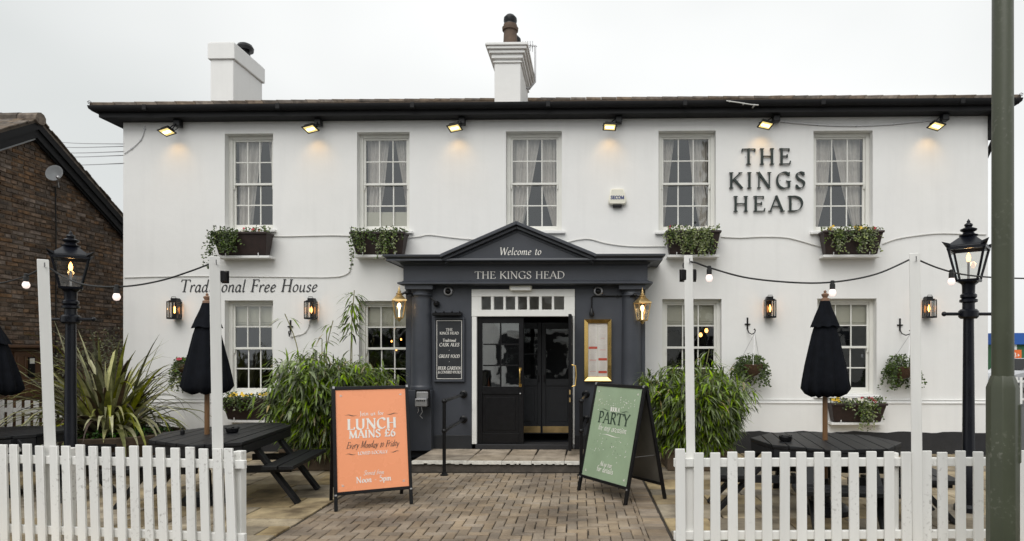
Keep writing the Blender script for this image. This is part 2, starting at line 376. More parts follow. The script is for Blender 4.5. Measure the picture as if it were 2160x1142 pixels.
# ------------------------------------------------------------ lettering: skeleton letters written with a broad pen
def S_(x, y, h=0.11): return ('t', [(x - h, y), (x + h, y)])
GL = {
 'A': (.76, [('n',[(.05,0),(.37,1)]),('k',[(.37,1.02),(.71,0)]),('t',[(.15,.34),(.58,.34)]),S_(.05,.015,.1),S_(.71,.015,.12)]),
 'B': (.66, [('k',[(.15,0),(.15,1)]),('c',[(.15,.975),(.36,.975),(.5,.86),(.47,.66),(.34,.55),(.15,.54)]),('c',[(.15,.54),(.4,.53),(.57,.4),(.55,.16),(.4,.03),(.15,.025)]),S_(.1,.015,.08),S_(.1,.985,.08)]),
 'C': (.74, [('c',[(.66,.82),(.56,.96),(.4,1),(.2,.9),(.08,.68),(.07,.38),(.17,.12),(.38,-.01),(.56,.03),(.68,.16)]),('n',[(.67,1),(.67,.78)])]),
 'D': (.84, [('k',[(.15,0),(.15,1)]),('c',[(.12,.975),(.42,.965),(.66,.84),(.77,.6),(.76,.36),(.63,.13),(.42,.03),(.12,.025)]),S_(.1,.015,.08),S_(.1,.985,.08)]),
 'E': (.66, [('k',[(.15,0),(.15,1)]),('t',[(.03,.98),(.56,.98)]),('t',[(.03,.02),(.6,.02)]),('t',[(.15,.52),(.46,.52)]),('n',[(.56,.99),(.56,.83)]),('n',[(.6,.01),(.64,.2)]),('n',[(.46,.61),(.46,.43)])]),
 'F': (.6, [('k',[(.15,0),(.15,1)]),('t',[(.03,.98),(.55,.98)]),('t',[(.15,.52),(.45,.52)]),('n',[(.55,.99),(.55,.82)]),('n',[(.45,.61),(.45,.43)]),S_(.15,.015,.12)]),
 'G': (.84, [('c',[(.72,.83),(.58,.97),(.42,1),(.2,.9),(.08,.68),(.07,.38),(.17,.12),(.4,-.01),(.6,.03),(.72,.1)]),('k',[(.72,.04),(.72,.42)]),S_(.7,.43,.13),('n',[(.73,1),(.73,.78)])]),
 'H': (.86, [('k',[(.15,0),(.15,1)]),('k',[(.7,0),(.7,1)]),('t',[(.15,.52),(.7,.52)]),S_(.15,.015),S_(.15,.985),S_(.7,.015),S_(.7,.985)]),
 'I': (.32, [('k',[(.16,0),(.16,1)]),S_(.16,.015),S_(.16,.985)]),
 'J': (.36, [('c',[(.2,1),(.2,.5),(.19,.05),(.1,-.16),(0,-.2)]),S_(.2,.985)]),
 'K': (.78, [('k',[(.15,0),(.15,1)]),('n',[(.66,.98),(.17,.46)]),('k',[(.3,.58),(.74,.01)]),S_(.15,.015),S_(.15,.985),S_(.66,.985,.1),S_(.72,.015,.08)]),
 'L': (.62, [('k',[(.15,0),(.15,1)]),('t',[(.03,.02),(.57,.02)]),('n',[(.57,.01),(.61,.22)]),S_(.15,.985,.12)]),
 'M': (1.0, [('n',[(.13,0),(.17,1)]),('k',[(.17,1),(.5,.05)]),('n',[(.5,.05),(.82,1)]),('k',[(.82,1),(.87,0)]),S_(.13,.015,.1),S_(.87,.015,.11),S_(.12,.985,.08),S_(.88,.985,.08)]),
 'N': (.88, [('n',[(.15,0),(.15,1)]),('k',[(.13,1),(.73,0)]),('n',[(.73,0),(.73,1)]),S_(.15,.015,.1),S_(.73,.985,.1),S_(.09,.985,.08)]),
 'O': (.86, [('o',[(.43,1),(.2,.9),(.07,.62),(.09,.3),(.24,.06),(.43,0),(.66,.1),(.79,.38),(.77,.7),(.62,.94)])]),
 'P': (.62, [('k',[(.15,0),(.15,1)]),('c',[(.12,.975),(.38,.975),(.55,.84),(.54,.6),(.38,.46),(.17,.45)]),S_(.15,.015,.12),S_(.1,.985,.08)]),
 'R': (.7, [('k',[(.15,0),(.15,1)]),('c',[(.12,.975),(.38,.975),(.53,.86),(.51,.62),(.36,.51),(.17,.5)]),('k',[(.34,.51),(.68,.01)]),S_(.15,.015,.12),S_(.1,.985,.08),S_(.68,.015,.07)]),
 'S': (.58, [('c',[(.48,.82),(.4,.96),(.27,1),(.12,.92),(.09,.74),(.18,.6),(.36,.48),(.49,.34),(.48,.14),(.36,.01),(.2,0),(.07,.14)]),('n',[(.48,1),(.48,.8)]),('n',[(.07,0),(.07,.2)])]),
 'T': (.74, [('k',[(.37,0),(.37,1)]),('t',[(.03,.98),(.71,.98)]),('n',[(.03,.99),(.01,.82)]),('n',[(.71,.99),(.73,.82)]),S_(.37,.015,.13)]),
 'U': (.82, [('c',[(.15,1),(.15,.6),(.15,.25),(.24,.05),(.42,-.01),(.58,.06),(.66,.25),(.67,.6),(.67,1)]),S_(.15,.985,.11),S_(.67,.985,.1)]),
 'V': (.74, [('k',[(.06,1),(.37,0)]),('n',[(.37,0),(.68,1)]),S_(.06,.985,.1),S_(.68,.985,.08)]),
 'W': (1.04, [('k',[(.06,1),(.3,0)]),('n',[(.3,0),(.52,.95)]),('k',[(.52,.95),(.76,0)]),('n',[(.76,0),(.99,1)]),S_(.06,.985,.09),S_(.99,.985,.07)]),
 'X': (.74, [('k',[(.06,1),(.68,0)]),('n',[(.06,0),(.68,1)])]),
 'Y': (.72, [('k',[(.05,1),(.36,.46)]),('n',[(.36,.46),(.67,1)]),('k',[(.36,.48),(.36,0)]),S_(.05,.985,.09),S_(.67,.985,.08),S_(.36,.015,.12)]),
 '&': (.8, [('c',[(.72,.5),(.6,.2),(.36,0),(.14,.08),(.12,.34),(.3,.52),(.46,.7),(.44,.92),(.3,.98),(.2,.84),(.3,.6),(.54,.25),(.76,.02)])]),
 '£': (.72, [('c',[(.60,.76),(.54,.95),(.40,1),(.26,.9),(.22,.7),(.24,.45),(.22,.2),(.10,.04)]),('n',[(.06,.05),(.64,.05)]),('n',[(.06,.47),(.52,.47)]),('n',[(.62,.02),(.66,.24)])]),
 '5': (.56, [('t',[(.13,.98),(.48,.98)]),('n',[(.14,.98),(.11,.56)]),('c',[(.11,.56),(.28,.62),(.46,.48),(.48,.25),(.36,.04),(.18,0),(.06,.1)])]),
 '6': (.58, [('c',[(.46,.96),(.26,.84),(.12,.6),(.08,.32),(.14,.07),(.3,0),(.46,.1),(.49,.34),(.4,.54),(.24,.56),(.1,.4)])]),
 '3': (.54, [('c',[(.08,.88),(.24,1),(.42,.9),(.4,.66),(.22,.54)]),('c',[(.22,.54),(.44,.46),(.48,.2),(.34,.02),(.16,0),(.05,.12)])]),
 '-': (.4, [('t',[(.06,.3),(.34,.3)])]),
 '.': (.22, [('k',[(.11,.02),(.11,.1)])]),
 '*': (.3, [('k',[(.12,.3),(.18,.44)])]),
 'a': (.5, [('c',[(.37,.42),(.3,.54),(.16,.53),(.06,.33),(.06,.1),(.16,0),(.28,.07),(.37,.24)]),('c',[(.39,.56),(.37,.3),(.37,.08),(.42,0),(.5,.07)])]),
 'b': (.48, [('c',[(.1,1),(.09,.6),(.09,.1)]),('c',[(.09,.34),(.2,.53),(.34,.53),(.42,.34),(.38,.1),(.24,0),(.09,.07)])]),
 'c': (.42, [('c',[(.37,.44),(.29,.55),(.15,.5),(.06,.3),(.09,.09),(.21,0),(.38,.1)])]),
 'd': (.52, [('c',[(.38,.42),(.3,.54),(.16,.53),(.06,.33),(.06,.1),(.16,0),(.28,.07),(.38,.24)]),('c',[(.4,1),(.39,.5),(.38,.08),(.43,0),(.51,.07)])]),
 'e': (.44, [('c',[(.07,.27),(.28,.32),(.37,.44),(.27,.56),(.13,.48),(.06,.26),(.1,.06),(.22,0),(.4,.11)])]),
 'f': (.34, [('c',[(.43,.95),(.34,1),(.25,.9),(.21,.6),(.18,.2),(.15,0)]),('t',[(.06,.54),(.36,.54)])]),
 'g': (.5, [('c',[(.38,.42),(.3,.54),(.16,.53),(.06,.33),(.06,.12),(.16,.03),(.28,.1),(.38,.26)]),('c',[(.4,.56),(.39,.1),(.35,-.2),(.2,-.3),(.04,-.22)])]),
 'h': (.54, [('c',[(.1,1),(.09,.5),(.09,0)]),('c',[(.09,.3),(.2,.5),(.32,.55),(.4,.44),(.39,.1),(.44,0),(.52,.07)])]),
 'i': (.26, [('c',[(.1,.55),(.1,.3),(.1,.08),(.15,0),(.23,.07)]),('k',[(.1,.74),(.11,.82)])]),
 'j': (.26, [('c',[(.12,.55),(.12,.1),(.08,-.2),(-.05,-.28)]),('k',[(.12,.74),(.13,.82)])]),
 'k': (.5, [('c',[(.1,1),(.09,.5),(.09,0)]),('n',[(.4,.54),(.1,.26)]),('k',[(.2,.34),(.46,.01)])]),
 'l': (.26, [('c',[(.11,1),(.1,.5),(.1,.08),(.15,0),(.23,.07)])]),
 'm': (.8, [('c',[(.1,.55),(.09,.3),(.09,0)]),('c',[(.09,.3),(.2,.5),(.3,.55),(.37,.44),(.37,0)]),('c',[(.37,.3),(.48,.5),(.58,.55),(.66,.44),(.65,.1),(.7,0),(.78,.07)])]),
 'n': (.54, [('c',[(.1,.55),(.09,.3),(.09,0)]),('c',[(.09,.3),(.2,.5),(.32,.55),(.4,.44),(.39,.1),(.44,0),(.52,.07)])]),
 'o': (.48, [('o',[(.24,.55),(.12,.48),(.06,.3),(.08,.1),(.22,0),(.35,.08),(.42,.27),(.38,.47)])]),
 'p': (.5, [('c',[(.1,.56),(.09,.2),(.08,-.3)]),('c',[(.09,.34),(.2,.53),(.34,.53),(.42,.34),(.38,.1),(.24,0),(.09,.07)])]),
 'r': (.38, [('c',[(.1,.55),(.09,.3),(.09,0)]),('c',[(.09,.3),(.18,.48),(.28,.56),(.37,.5)])]),
 's': (.38, [('c',[(.32,.46),(.22,.56),(.1,.5),(.09,.38),(.2,.29),(.31,.19),(.28,.05),(.16,0),(.04,.08)])]),
 't': (.34, [('c',[(.17,.76),(.16,.4),(.15,.1),(.2,0),(.31,.07)]),('t',[(.04,.54),(.32,.54)])]),
 'u': (.54, [('c',[(.09,.55),(.09,.3),(.1,.06),(.2,0),(.31,.08),(.39,.26)]),('c',[(.4,.55),(.39,.3),(.39,.08),(.44,0),(.52,.07)])]),
 'v': (.46, [('k',[(.06,.55),(.2,0)]),('n',[(.2,0),(.4,.56)])]),
 'w': (.68, [('k',[(.06,.55),(.18,0)]),('n',[(.18,0),(.34,.5)]),('k',[(.34,.5),(.46,0)]),('n',[(.46,0),(.63,.56)])]),
 'y': (.48, [('k',[(.06,.55),(.22,.02)]),('c',[(.42,.56),(.3,.2),(.18,-.18),(.02,-.28)])]),
 ' ': (.34, []),
}
def _smooth(pts, closed=False, k=5):
    P = [Vector((x, y)) for x, y in pts]; n = len(P); o = []
    rng = range(n if closed else n - 1)
    for i in rng:
        if closed: a, b, c, d = P[(i-1) % n], P[i], P[(i+1) % n], P[(i+2) % n]
        else: a, b, c, d = P[max(i-1, 0)], P[i], P[i+1], P[min(i+2, n-1)]
        for j in range(k):
            t = j / k
            o.append(0.5 * ((2*b) + (c-a)*t + (2*a-5*b+4*c-d)*t*t + (3*b-a-3*c+d)*t**3))
    if not closed: o.append(P[-1])
    return o
def text_width(s, track=0.0, sx=1.0):
    return sum(GL[c][0] * sx + track for c in s) - track
def write(mb, s, size, x, y, to3d, align='c', thick=0.13, thin=0.03, pen=30.0, slant=0.0, sx=1.0, track=0.06, depth=0.0, bounce=0.0, width=None, k0=0, step=0.00012, one=None):
    """adds the letters of s (cap height = size) to mb; to3d(x, y, o) maps the sheet's x, y and lift o into the thing's space"""
    if width: 
        sx0 = sx; tw = text_width(s, track, 1.0) * size
        sx = width / tw; track *= sx
    tot = text_width(s, track, sx) * size
    cx = x - (tot / 2 if align == 'c' else tot if align == 'r' else 0.0)
    pa = R(pen); k = k0
    for ci, ch in enumerate(s):
        adv, strokes = GL[ch]
        dy = bounce * size * math.sin(ci * 2.3)
        for kind, pts in strokes:
            closed = kind == 'o'
            P = _smooth(pts, closed) if kind in 'co' else [Vector(p) for p in pts]
            P = [Vector((p.x * sx + slant * p.y, p.y)) for p in P]
            if closed: P = P + [P[0], P[1]]
            n = len(P); Lp, Rp = [], []
            for i in range(n):
                d = P[min(i+1, n-1)] - P[max(i-1, 0)]
                if d.length < 1e-6: d = Vector((1, 0))
                d.normalize(); a = math.atan2(d.y, d.x)
                if kind == 't': wd = max(thin * 1.3, 0.04) if thin < 0.06 else thin
                elif kind == 'n': wd = thin + (thick - thin) * 0.35
                elif kind == 'k': wd = thick
                else: wd = thin + (thick - thin) * abs(math.sin(a - pa)) ** 1.2
                nr = Vector((-d.y, d.x)) * wd / 2
                ext = d * (0.0 if closed else (wd * 0.12)) * (1 if i == n-1 else -1 if i == 0 else 0)
                Lp.append(P[i] + nr + ext); Rp.append(P[i] - nr + ext)
            k += 1; o = depth + step * (k % 40)
            T = lambda q, oo: to3d(cx + q.x * size, y + dy + q.y * size, oo)
            vs = [T(q, o) for q in Rp] + [T(q, o) for q in Lp]
            fs = [(i, i+1, n+i+1, n+i) for i in range(n-1)]
            if depth:
                b = len(vs); vs += [T(q, 0.0) for q in Rp] + [T(q, 0.0) for q in Lp]
                fs += [(i+1, i, b+i, b+i+1) for i in range(n-1)] + [(n+i, n+i+1, b+n+i+1, b+n+i) for i in range(n-1)]
                fs += [(0, n, b+n, b), (2*n-1, n-1, b+n-1, b+2*n-1)]
            mb.add(vs, fs)
        if one is not None: one(ch, mb)
        cx += (adv * sx + track) * size
    return mb

# ============================================================ GROUND
g = MB(); g.quad((-300, -60, -0.03), (300, -60, -0.03), (300, 600, -0.03), (-300, 600, -0.03))
structure(g.build('ground', M['asphalt'], smooth=0))

# the brick path: block pavers laid in a herringbone, every block a solid with chamfered top
BW, BG = 0.1, 0.0095
PX0, PX1, PY0, PY1 = -2.72, 0.62, 4.9, 8.80
path = bpy.data.objects.new('brick_path', None); COL.objects.link(path); structure(path)
bed = MB(); bed.quad((-2.78, 4.8, -0.019), (0.92, 4.8, -0.019), (0.92, 10.0, -0.019), (-2.78, 10.0, -0.019))
bed.build('path_bed', M['soil'], path, smooth=0)
def paver_box(x0, x1, y0, y1, z=0.0, c=0.007, b=-0.05, tilt=(0, 0)):
    m = MB(); cx, cy = (x0+x1)/2, (y0+y1)/2
    f = lambda x, y: z + (x-cx)*tilt[0] + (y-cy)*tilt[1]
    lo = [(x0,y0,b),(x1,y0,b),(x1,y1,b),(x0,y1,b)]
    mi = [(x,y,f(x,y)-c*0.8) for x,y in ((x0,y0),(x1,y0),(x1,y1),(x0,y1))]
    to = [(x,y,f(x,y)) for x,y in ((x0+c,y0+c),(x1-c,y0+c),(x1-c,y1-c),(x0+c,y1-c))]
    vs = lo + mi + to; fs = [(8,9,10,11)]
    for i in range(4):
        j = (i+1) % 4; fs += [(i,j,4+j,4+i),(4+i,4+j,8+j,8+i)]
    return vs, fs
pav = []
nx, ny = int((PX1-PX0)/BW) + 2, int((PY1-PY0)/BW) + 2
for i in range(-1, nx):
    for j in range(-1, ny):
        c = (i - j) % 4
        if c == 0: r = (i, i+2, j, j+1)
        elif c == 3: r = (i, i+1, j, j+2)
        else: continue
        x0, x1 = PX0 + r[0]*BW + BG/2, PX0 + r[1]*BW - BG/2
        y0, y1 = PY0 + r[2]*BW + BG/2, PY0 + r[3]*BW - BG/2
        x0, x1 = max(x0, PX0), min(x1, PX1); y1 = min(y1, PY1)
        if x1 - x0 < 0.03 or y1 - y0 < 0.03: continue
        pav.append((x0, x1, y0, y1))
for s in (0, 1):                                        # edge courses
    y = PY0
    while y < PY1:
        if s: pav.append((PX1 + 0.006, PX1 + 0.196, y + 0.003, y + 0.097))
        y += 0.1
def seen(x, y):
    px, py = CX + F*x/y, HY + F*H/y
    return -20 < px < 2180 and py < 1150
pav.sort(key=lambda r: (0 if seen((r[0]+r[1])/2, (r[2]+r[3])/2) else 1, (r[2]+r[3])/2))
far = MB()
prof_seen = [r for r in pav if seen((r[0]+r[1])/2, (r[2]+r[3])/2)]
for k, (x0, x1, y0, y1) in enumerate(pav):
    z = rnd.uniform(-0.003, 0.002); tl = (rnd.uniform(-.02, .02), rnd.uniform(-.015, .015))
    sh = rnd.uniform(-.002, .002); g = rnd.uniform(-.003, .0025); jf = max(0.0, .5 + .5*math.sin(x0*1.9 + 1.3*math.sin(y0*1.1)) * math.cos(y0*1.7 + .6)); x0 += g; x1 -= g; g = rnd.uniform(-.003, .0025) + .0055*jf; y0 += g; y1 -= g
    vs, fs = paver_box(x0 + sh, x1 + sh, y0, y1, z, tilt=tl)
    if k < 290:
        m = MB(); m.add(vs, fs); m.build('brick', M['paver'], path, smooth=0)
    else: far.add(vs, fs)
far.build('brick_paving', M['paver'], path, smooth=0, kind='stuff')

# the patio: buff stone flags either side of the path, each a slab with its own level
patio = bpy.data.objects.new('patio', None); COL.objects.link(patio); structure(patio)
b_ = MB()
b_.quad((-9.5, 4.6, -0.016), (-2.78, 4.6, -0.016), (-2.78, 11.2, -0.016), (-9.5, 11.2, -0.016))
b_.quad((0.92, 4.6, -0.016), (8.5, 4.6, -0.016), (8.5, 10.9, -0.016), (0.92, 10.9, -0.016))
b_.build('slab_bed', M['soil'], patio, smooth=0)
def flags(xa, xb):
    y = 4.75
    while y < 10.7:
        dy = rnd.choice((0.3, 0.45, 0.45, 0.6)); x = xa
        while x < xb - 0.05:
            dx = rnd.choice((0.45, 0.6, 0.6, 0.75)); x1 = min(x + dx, xb)
            if xb - x1 < 0.15: x1 = xb
            vs, fs = paver_box(x + 0.008, x1 - 0.008, y + 0.008, y + dy - 0.008, rnd.uniform(-.004, .003), 0.006, tilt=(rnd.uniform(-.006, .006), rnd.uniform(-.006, .006)))
            m = MB(); m.add(vs, fs); m.build('paving_slab', M['slab'], patio, smooth=0)
            x = x1
        y += dy
flags(-7.9, -2.75); flags(0.84, 6.4)

# ============================================================ THE PUB (local frame: x along the wall, -y towards the street)
pub = thing('pub', 'long white two storey pub with black eaves, sash windows and a dark grey pedimented porch', 'pub', FO, -YAW)
UL, UR = U(260), U(2084)
ZT = V(1180, 252)                                       # soffit height
DEPTH = 7.4
# window openings from the photograph: px left, px right, py top, py bottom
UP = [(474, 576, 282, 484), (753, 864, 279, 487), (1067, 1185, 277, 487), (1389, 1510, 276, 488), (1716, 1841, 276, 488)]
LO = [(474, 576, 634, 834), (757, 866, 635, 834), (1397, 1522, 631, 834), (1724, 1849, 630, 833)]
opens = []
for (a, b, t, bt) in UP + LO: opens.append((U(a), U(b), V((a+b)/2, bt), V((a+b)/2, t)))
door_open = (U(1003), U(1207), 0.0, 2.3)
xs = sorted(set([UL, UR] + [o[0] for o in opens] + [o[1] for o in opens] + [door_open[0], door_open[1]]))
zs = sorted(set([-0.1, ZT] + [o[2] for o in opens] + [o[3] for o in opens] + [2.3]))
wm = MB()
alls = opens + [(door_open[0], door_open[1], -0.1, 2.3)]
for i in range(len(xs)-1):
    for j in range(len(zs)-1):
        cx, cz = (xs[i]+xs[i+1])/2, (zs[j]+zs[j+1])/2
        if any(o[0] < cx < o[1] and o[2] < cz < o[3] for o in alls): continue
        wm.quad((xs[i],0,zs[j]), (xs[i+1],0,zs[j]), (xs[i+1],0,zs[j+1]), (xs[i],0,zs[j+1]))
RV = 0.20
for (a, b, z0, z1) in opens:
    wm.quad((a,0,z0),(a,0,z1),(a,RV,z1),(a,RV,z0)); wm.quad((b,0,z1),(b,0,z0),(b,RV,z0),(b,RV,z1))
    wm.quad((a,0,z1),(b,0,z1),(b,RV,z1),(a,RV,z1)); wm.quad((b,0,z0),(a,0,z0),(a,RV,z0),(b,RV,z0))
wm.quad((UL,DEPTH,-.1),(UL,0,-.1),(UL,0,ZT),(UL,DEPTH,ZT)); wm.quad((UR,0,-.1),(UR,DEPTH,-.1),(UR,DEPTH,ZT),(UR,0,ZT))
wm.quad((UR,DEPTH,-.1),(UL,DEPTH,-.1),(UL,DEPTH,ZT),(UR,DEPTH,ZT))
wm.build('front_wall', M['wall'], pub, smooth=0)
# plinth course: the lower wall stands a little proud, with a weathered ledge
zc = V(1750, 848)
for a, b in ((UL - 0.04, U(858)), (U(1358), UR + 0.04)):
    lm = MB()
    lm.prism_z([(a, -0.045), (b, -0.045), (b, 0.0), (a, 0.0)], 0.1, zc - 0.03)
    lm.prism_y([(a, zc - 0.028), (b, zc - 0.028), (b, zc), (a, zc)], -0.062, -0.001)
    lm.prism_y([(a, zc + 0.03), (b, zc + 0.03), (b, zc + 0.045), (a, zc + 0.045)], -0.022, -0.001)
    lm.build('plinth_course', M['wall'], pub, bevel=0.006, smooth=0)
# black painted foot of the wall, its top edge brushed unevenly
zp = V(1990, 912, 0.05)
for a, b in ((UL - 0.05, U(858)), (U(1358), UR + 0.05)):
    pm = MB()
    n = int((b - a) / 0.09); tops = [zp + 0.012*math.sin(i*0.7) + rnd.uniform(-.006, .006) for i in range(n+1)]
    for i in range(n):
        x0, x1 = a + (b-a)*i/n, a + (b-a)*(i+1)/n
        pm.quad((x0,-0.052,-0.05),(x1,-0.052,-0.05),(x1,-0.052,tops[i+1]),(x0,-0.052,tops[i]))
    pm.build('black_plinth', M['plinth'], pub, smooth=0)
# inside: back wall, floors, cross walls, dim
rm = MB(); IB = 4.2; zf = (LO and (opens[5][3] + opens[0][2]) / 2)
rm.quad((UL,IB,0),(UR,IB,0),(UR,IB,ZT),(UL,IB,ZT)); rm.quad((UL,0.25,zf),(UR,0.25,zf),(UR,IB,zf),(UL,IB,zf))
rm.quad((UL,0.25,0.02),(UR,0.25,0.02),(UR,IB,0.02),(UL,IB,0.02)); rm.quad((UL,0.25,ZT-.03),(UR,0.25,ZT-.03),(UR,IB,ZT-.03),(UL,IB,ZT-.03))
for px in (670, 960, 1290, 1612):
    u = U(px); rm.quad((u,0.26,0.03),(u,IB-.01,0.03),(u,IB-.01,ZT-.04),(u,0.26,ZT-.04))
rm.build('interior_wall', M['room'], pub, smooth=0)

# ---------------- sash windows
pane_me = MB().quad((0,0,0),(1,0,0),(1,0,1),(0,0,1)).mesh('pane', M['glass'], smooth=0)
def curtain(win, x0, x1, z0, z1, y, edge, flip):
    n, k = 26, 9; m = MB(); vs = []
    for j in range(k+1):
        t = j / k; wdt = edge(t) * (x1 - x0)
        for i in range(n+1):
            s = i / n; u = s * wdt
            x = x0 + u if not flip else x1 - u
            vs.append((x, y + 0.022*math.sin(s*n*1.05 + 0.6*math.sin(t*4)) + 0.01*math.sin(s*9 + t*3), z1 + (z0 - z1)*t))
    fs = [(j*(n+1)+i, j*(n+1)+i+1, (j+1)*(n+1)+i+1, (j+1)*(n+1)+i) for j in range(k) for i in range(n)]
    m.add(vs, fs); return m.build('curtain', M['net'], win, smooth=180)
def sash_window(a, b, z0, z1, horn=1):
    m = MB(); fw_ = 0.062; y0 = 0.125
    m.box(a, a+fw_, y0, y0+.09, z0, z1); m.box(b-fw_, b, y0, y0+.09, z0, z1)
    m.box(a+fw_, b-fw_, y0+.003, y0+.09, z1-.06, z1); m.box(a+fw_, b-fw_, y0+.003, y0+.09, z0, z0+.045)
    ia, ib, iz0, iz1 = a+fw_, b-fw_, z0+.045, z1-.06; mid = (iz0+iz1)/2
    panes = []
    for s in (1, 0):
        ya = y0 + (0.022 if s else 0.052); yb = ya + 0.03
        lo, hi = (mid-.02, iz1) if s else (iz0, mid+.02)
        st, rt, rb = 0.036, (0.032 if s else 0.038), (0.038 if s else 0.065)
        m.box(ia, ia+st, ya, yb, lo, hi); m.box(ib-st, ib, ya, yb, lo, hi)
        m.box(ia+st, ib-st, ya+.002, yb, hi-rt, hi); m.box(ia+st, ib-st, ya+.002, yb, lo, lo+rb)
        ga, gb, g0, g1 = ia+st, ib-st, lo+rb, hi-rt; bw = 0.021
        for c in (1, 2):
            x = ga + (gb-ga)*c/3; m.box(x-bw/2, x+bw/2, ya+.006, yb-.003, g0, g1)
        zb = (g0+g1)/2
        for c in range(3):
            x0 = ga + (gb-ga)*c/3 + (bw/2 if c else 0); x1 = ga + (gb-ga)*(c+1)/3 - (bw/2 if c < 2 else 0)
            m.box(x0, x1, ya+.008, yb-.004, zb-bw/2, zb+bw/2)
            panes += [(x0, x1, g0, zb-bw/2, ya+.017), (x0, x1, zb+bw/2, g1, ya+.017)]
        if s:
            for x0, x1 in ((ia, ia+.03), (ib-.03, ib)):
                m.prism_y([(x0+.004, lo-.075), (x1-.006, lo-.065), (x1, lo), (x0, lo)], ya+.002, yb-.002)
    win = m.build('window', M['sash'], pub, bevel=0.003, smooth=0)
    for (x0, x1, g0, g1, y) in panes:
        p = link('pane', pane_me, win, (x0-.002, y, g0-.002), (rnd.uniform(-.006, .006), 0, rnd.uniform(-.006, .006)))
        p.scale = (x1-x0+.004, 1, g1-g0+.004)
    sl = MB(); sl.prism_y([(a-.06, z0-.055), (b+.06, z0-.055), (b+.06, z0-.012), (a-.06, z0-.012)], -0.06, 0.0)
    sl.prism_y([(a+.002, z0+.001), (b-.002, z0+.001), (b-.002, z0+.012), (a+.002, z0+.012)], 0.0, 0.125)
    sl.build('sill', M['wall'], win, bevel=0.006, smooth=0)
    return win
for k, (a, b, z0, z1) in enumerate(opens):
    wn = sash_window(a, b, z0, z1)
    i0, i1 = a + .09, b - .09; yc = 0.27
    if k < 5:
        sh = [((.64, .48, .34), (.22, .06, .02)), ((.52, .40, .20), (.36, .12, .02)), ((.62, .40, .18), (.36, .33, .06)),
              ((.28, .12, .03), (.42, .32, .14)), ((.40, .30, .05), (.60, .38, .12))][k]
        mk = lambda p: (lambda t: p[0] + (p[1]-p[0])*min(1, t/0.55) + (p[2]-p[1])*max(0, (t-.55)/.45))
        curtain(wn, i0, i1, z0, z1, yc, mk(sh[0]), False); curtain(wn, i0, i1, z0, z1, yc+.01, mk(sh[1]), True)
        if k == 1:
            bl = MB(); bl.box(i0, i1, .225, .235, z0+.04, z0+.36); bl.build('blind', M['blind'], wn)
    else:
        bl = MB(); hb = z1 - 0.065 - (z1-z0)*(.225 if k != 8 else .24)
        for q in range(3): bl.box(i0-.03, i1+.03, .235-.008*q, .243-.008*q, hb + .03*q, z1-.03)
        bl.build('blind', M['blind'], wn, bevel=0.003)

# ---------------- eaves, gutter and roof
em = MB()
em.mould([(0.0, ZT), (0.235, ZT + 0.004), (0.237, ZT + 0.07), (0.262, ZT + 0.075), (0.262, ZT+.082), (0.30, ZT+.082), (0.335, ZT+.115), (0.345, ZT + 0.155), (0.345, ZT+.165), (0.325, ZT+.166), (0.31, ZT + 0.13), (0.2, ZT+.12)], UL, UR, back=DEPTH)
em.build('eaves', M['eave'], pub, smooth=40)
for k in range(7):                                       # gutter unions and brackets
    x = UL + .6 + k*(UR-UL-1.2)/6; g = MB(); g.box(x-.035, x+.035, -.353, -.302, ZT+.078, ZT+.172); g.build('gutter_union', M['eave'], pub, bevel=.006)
e0, e1, ez = UL - 0.30, UR + 0.30, ZT + 0.135
rz = ez + 1.56; r0, r1, ry = e0 + 2.7, e1 - 2.9, 3.55
rf = MB(); yb = DEPTH + .3; yf = -0.30
P0, P1, P2, P3 = (e0,yf,ez), (e1,yf,ez), (e1,yb,ez), (e0,yb,ez)
Q0, Q1 = (r0, ry, rz), (r1, ry, rz)
rf.quad(P0, P1, Q1, Q0); rf.add([P1, P2, Q1], [(0,1,2)]); rf.quad(P2, P3, Q0, Q1); rf.add([P3, P0, Q0], [(0,1,2)])
roof = rf.build('roof', M['tile'], pub, smooth=0)
tl = MB()                                               # clay tiles on the street slope, course upon course
nrm = Vector((0, -(rz-ez), ry-yf)).normalized(); slope = Vector((0, ry-yf, rz-ez)); sl_len = slope.length; sd = slope / sl_len
rows = 22
for r_ in range(rows):
    t0 = r_ / rows; a = Vector((e0, yf, ez)) + sd * (sl_len * t0 - 0.03)
    xa = e0 + (r0 - e0) * t0; xb = e1 + (r1 - e1) * t0
    x = xa + (0.085 if r_ % 2 else 0)
    while x < xb - 0.05:
        x1 = min(x + 0.165, xb); lift = nrm * (0.022 + rnd.uniform(0, .008)); th = nrm * 0.013
        A = Vector((x + .002, a.y, a.z)); B = Vector((x1 - .002, a.y, a.z)); up = sd * (sl_len / rows + 0.05)
        vs = [A + lift, B + lift, B + up + nrm*.008, A + up + nrm*.008]
        tl.add(vs + [p - th for p in vs[:2]], [(0,1,2,3), (4,5,1,0)])
        x = x1
tl.build('roof_tile', M['tile'], pub, smooth=0, kind='stuff')
hm = MB()                                               # ridge and hip tiles
for A, B in ((P0, Q0), (Q0, Q1), (P1, Q1)):
    A, B = Vector(A), Vector(B); n = int((B-A).length / 0.33)
    for i in range(n):
        p, q = A.lerp(B, i/n), A.lerp(B, (i+.98)/n)
        hm.tube([p + Vector((0,0,.015)), q + Vector((0,0,.015))], [0.078, 0.07], 8)
hm.build('ridge_tile', M['tile'], pub, kind='stuff')
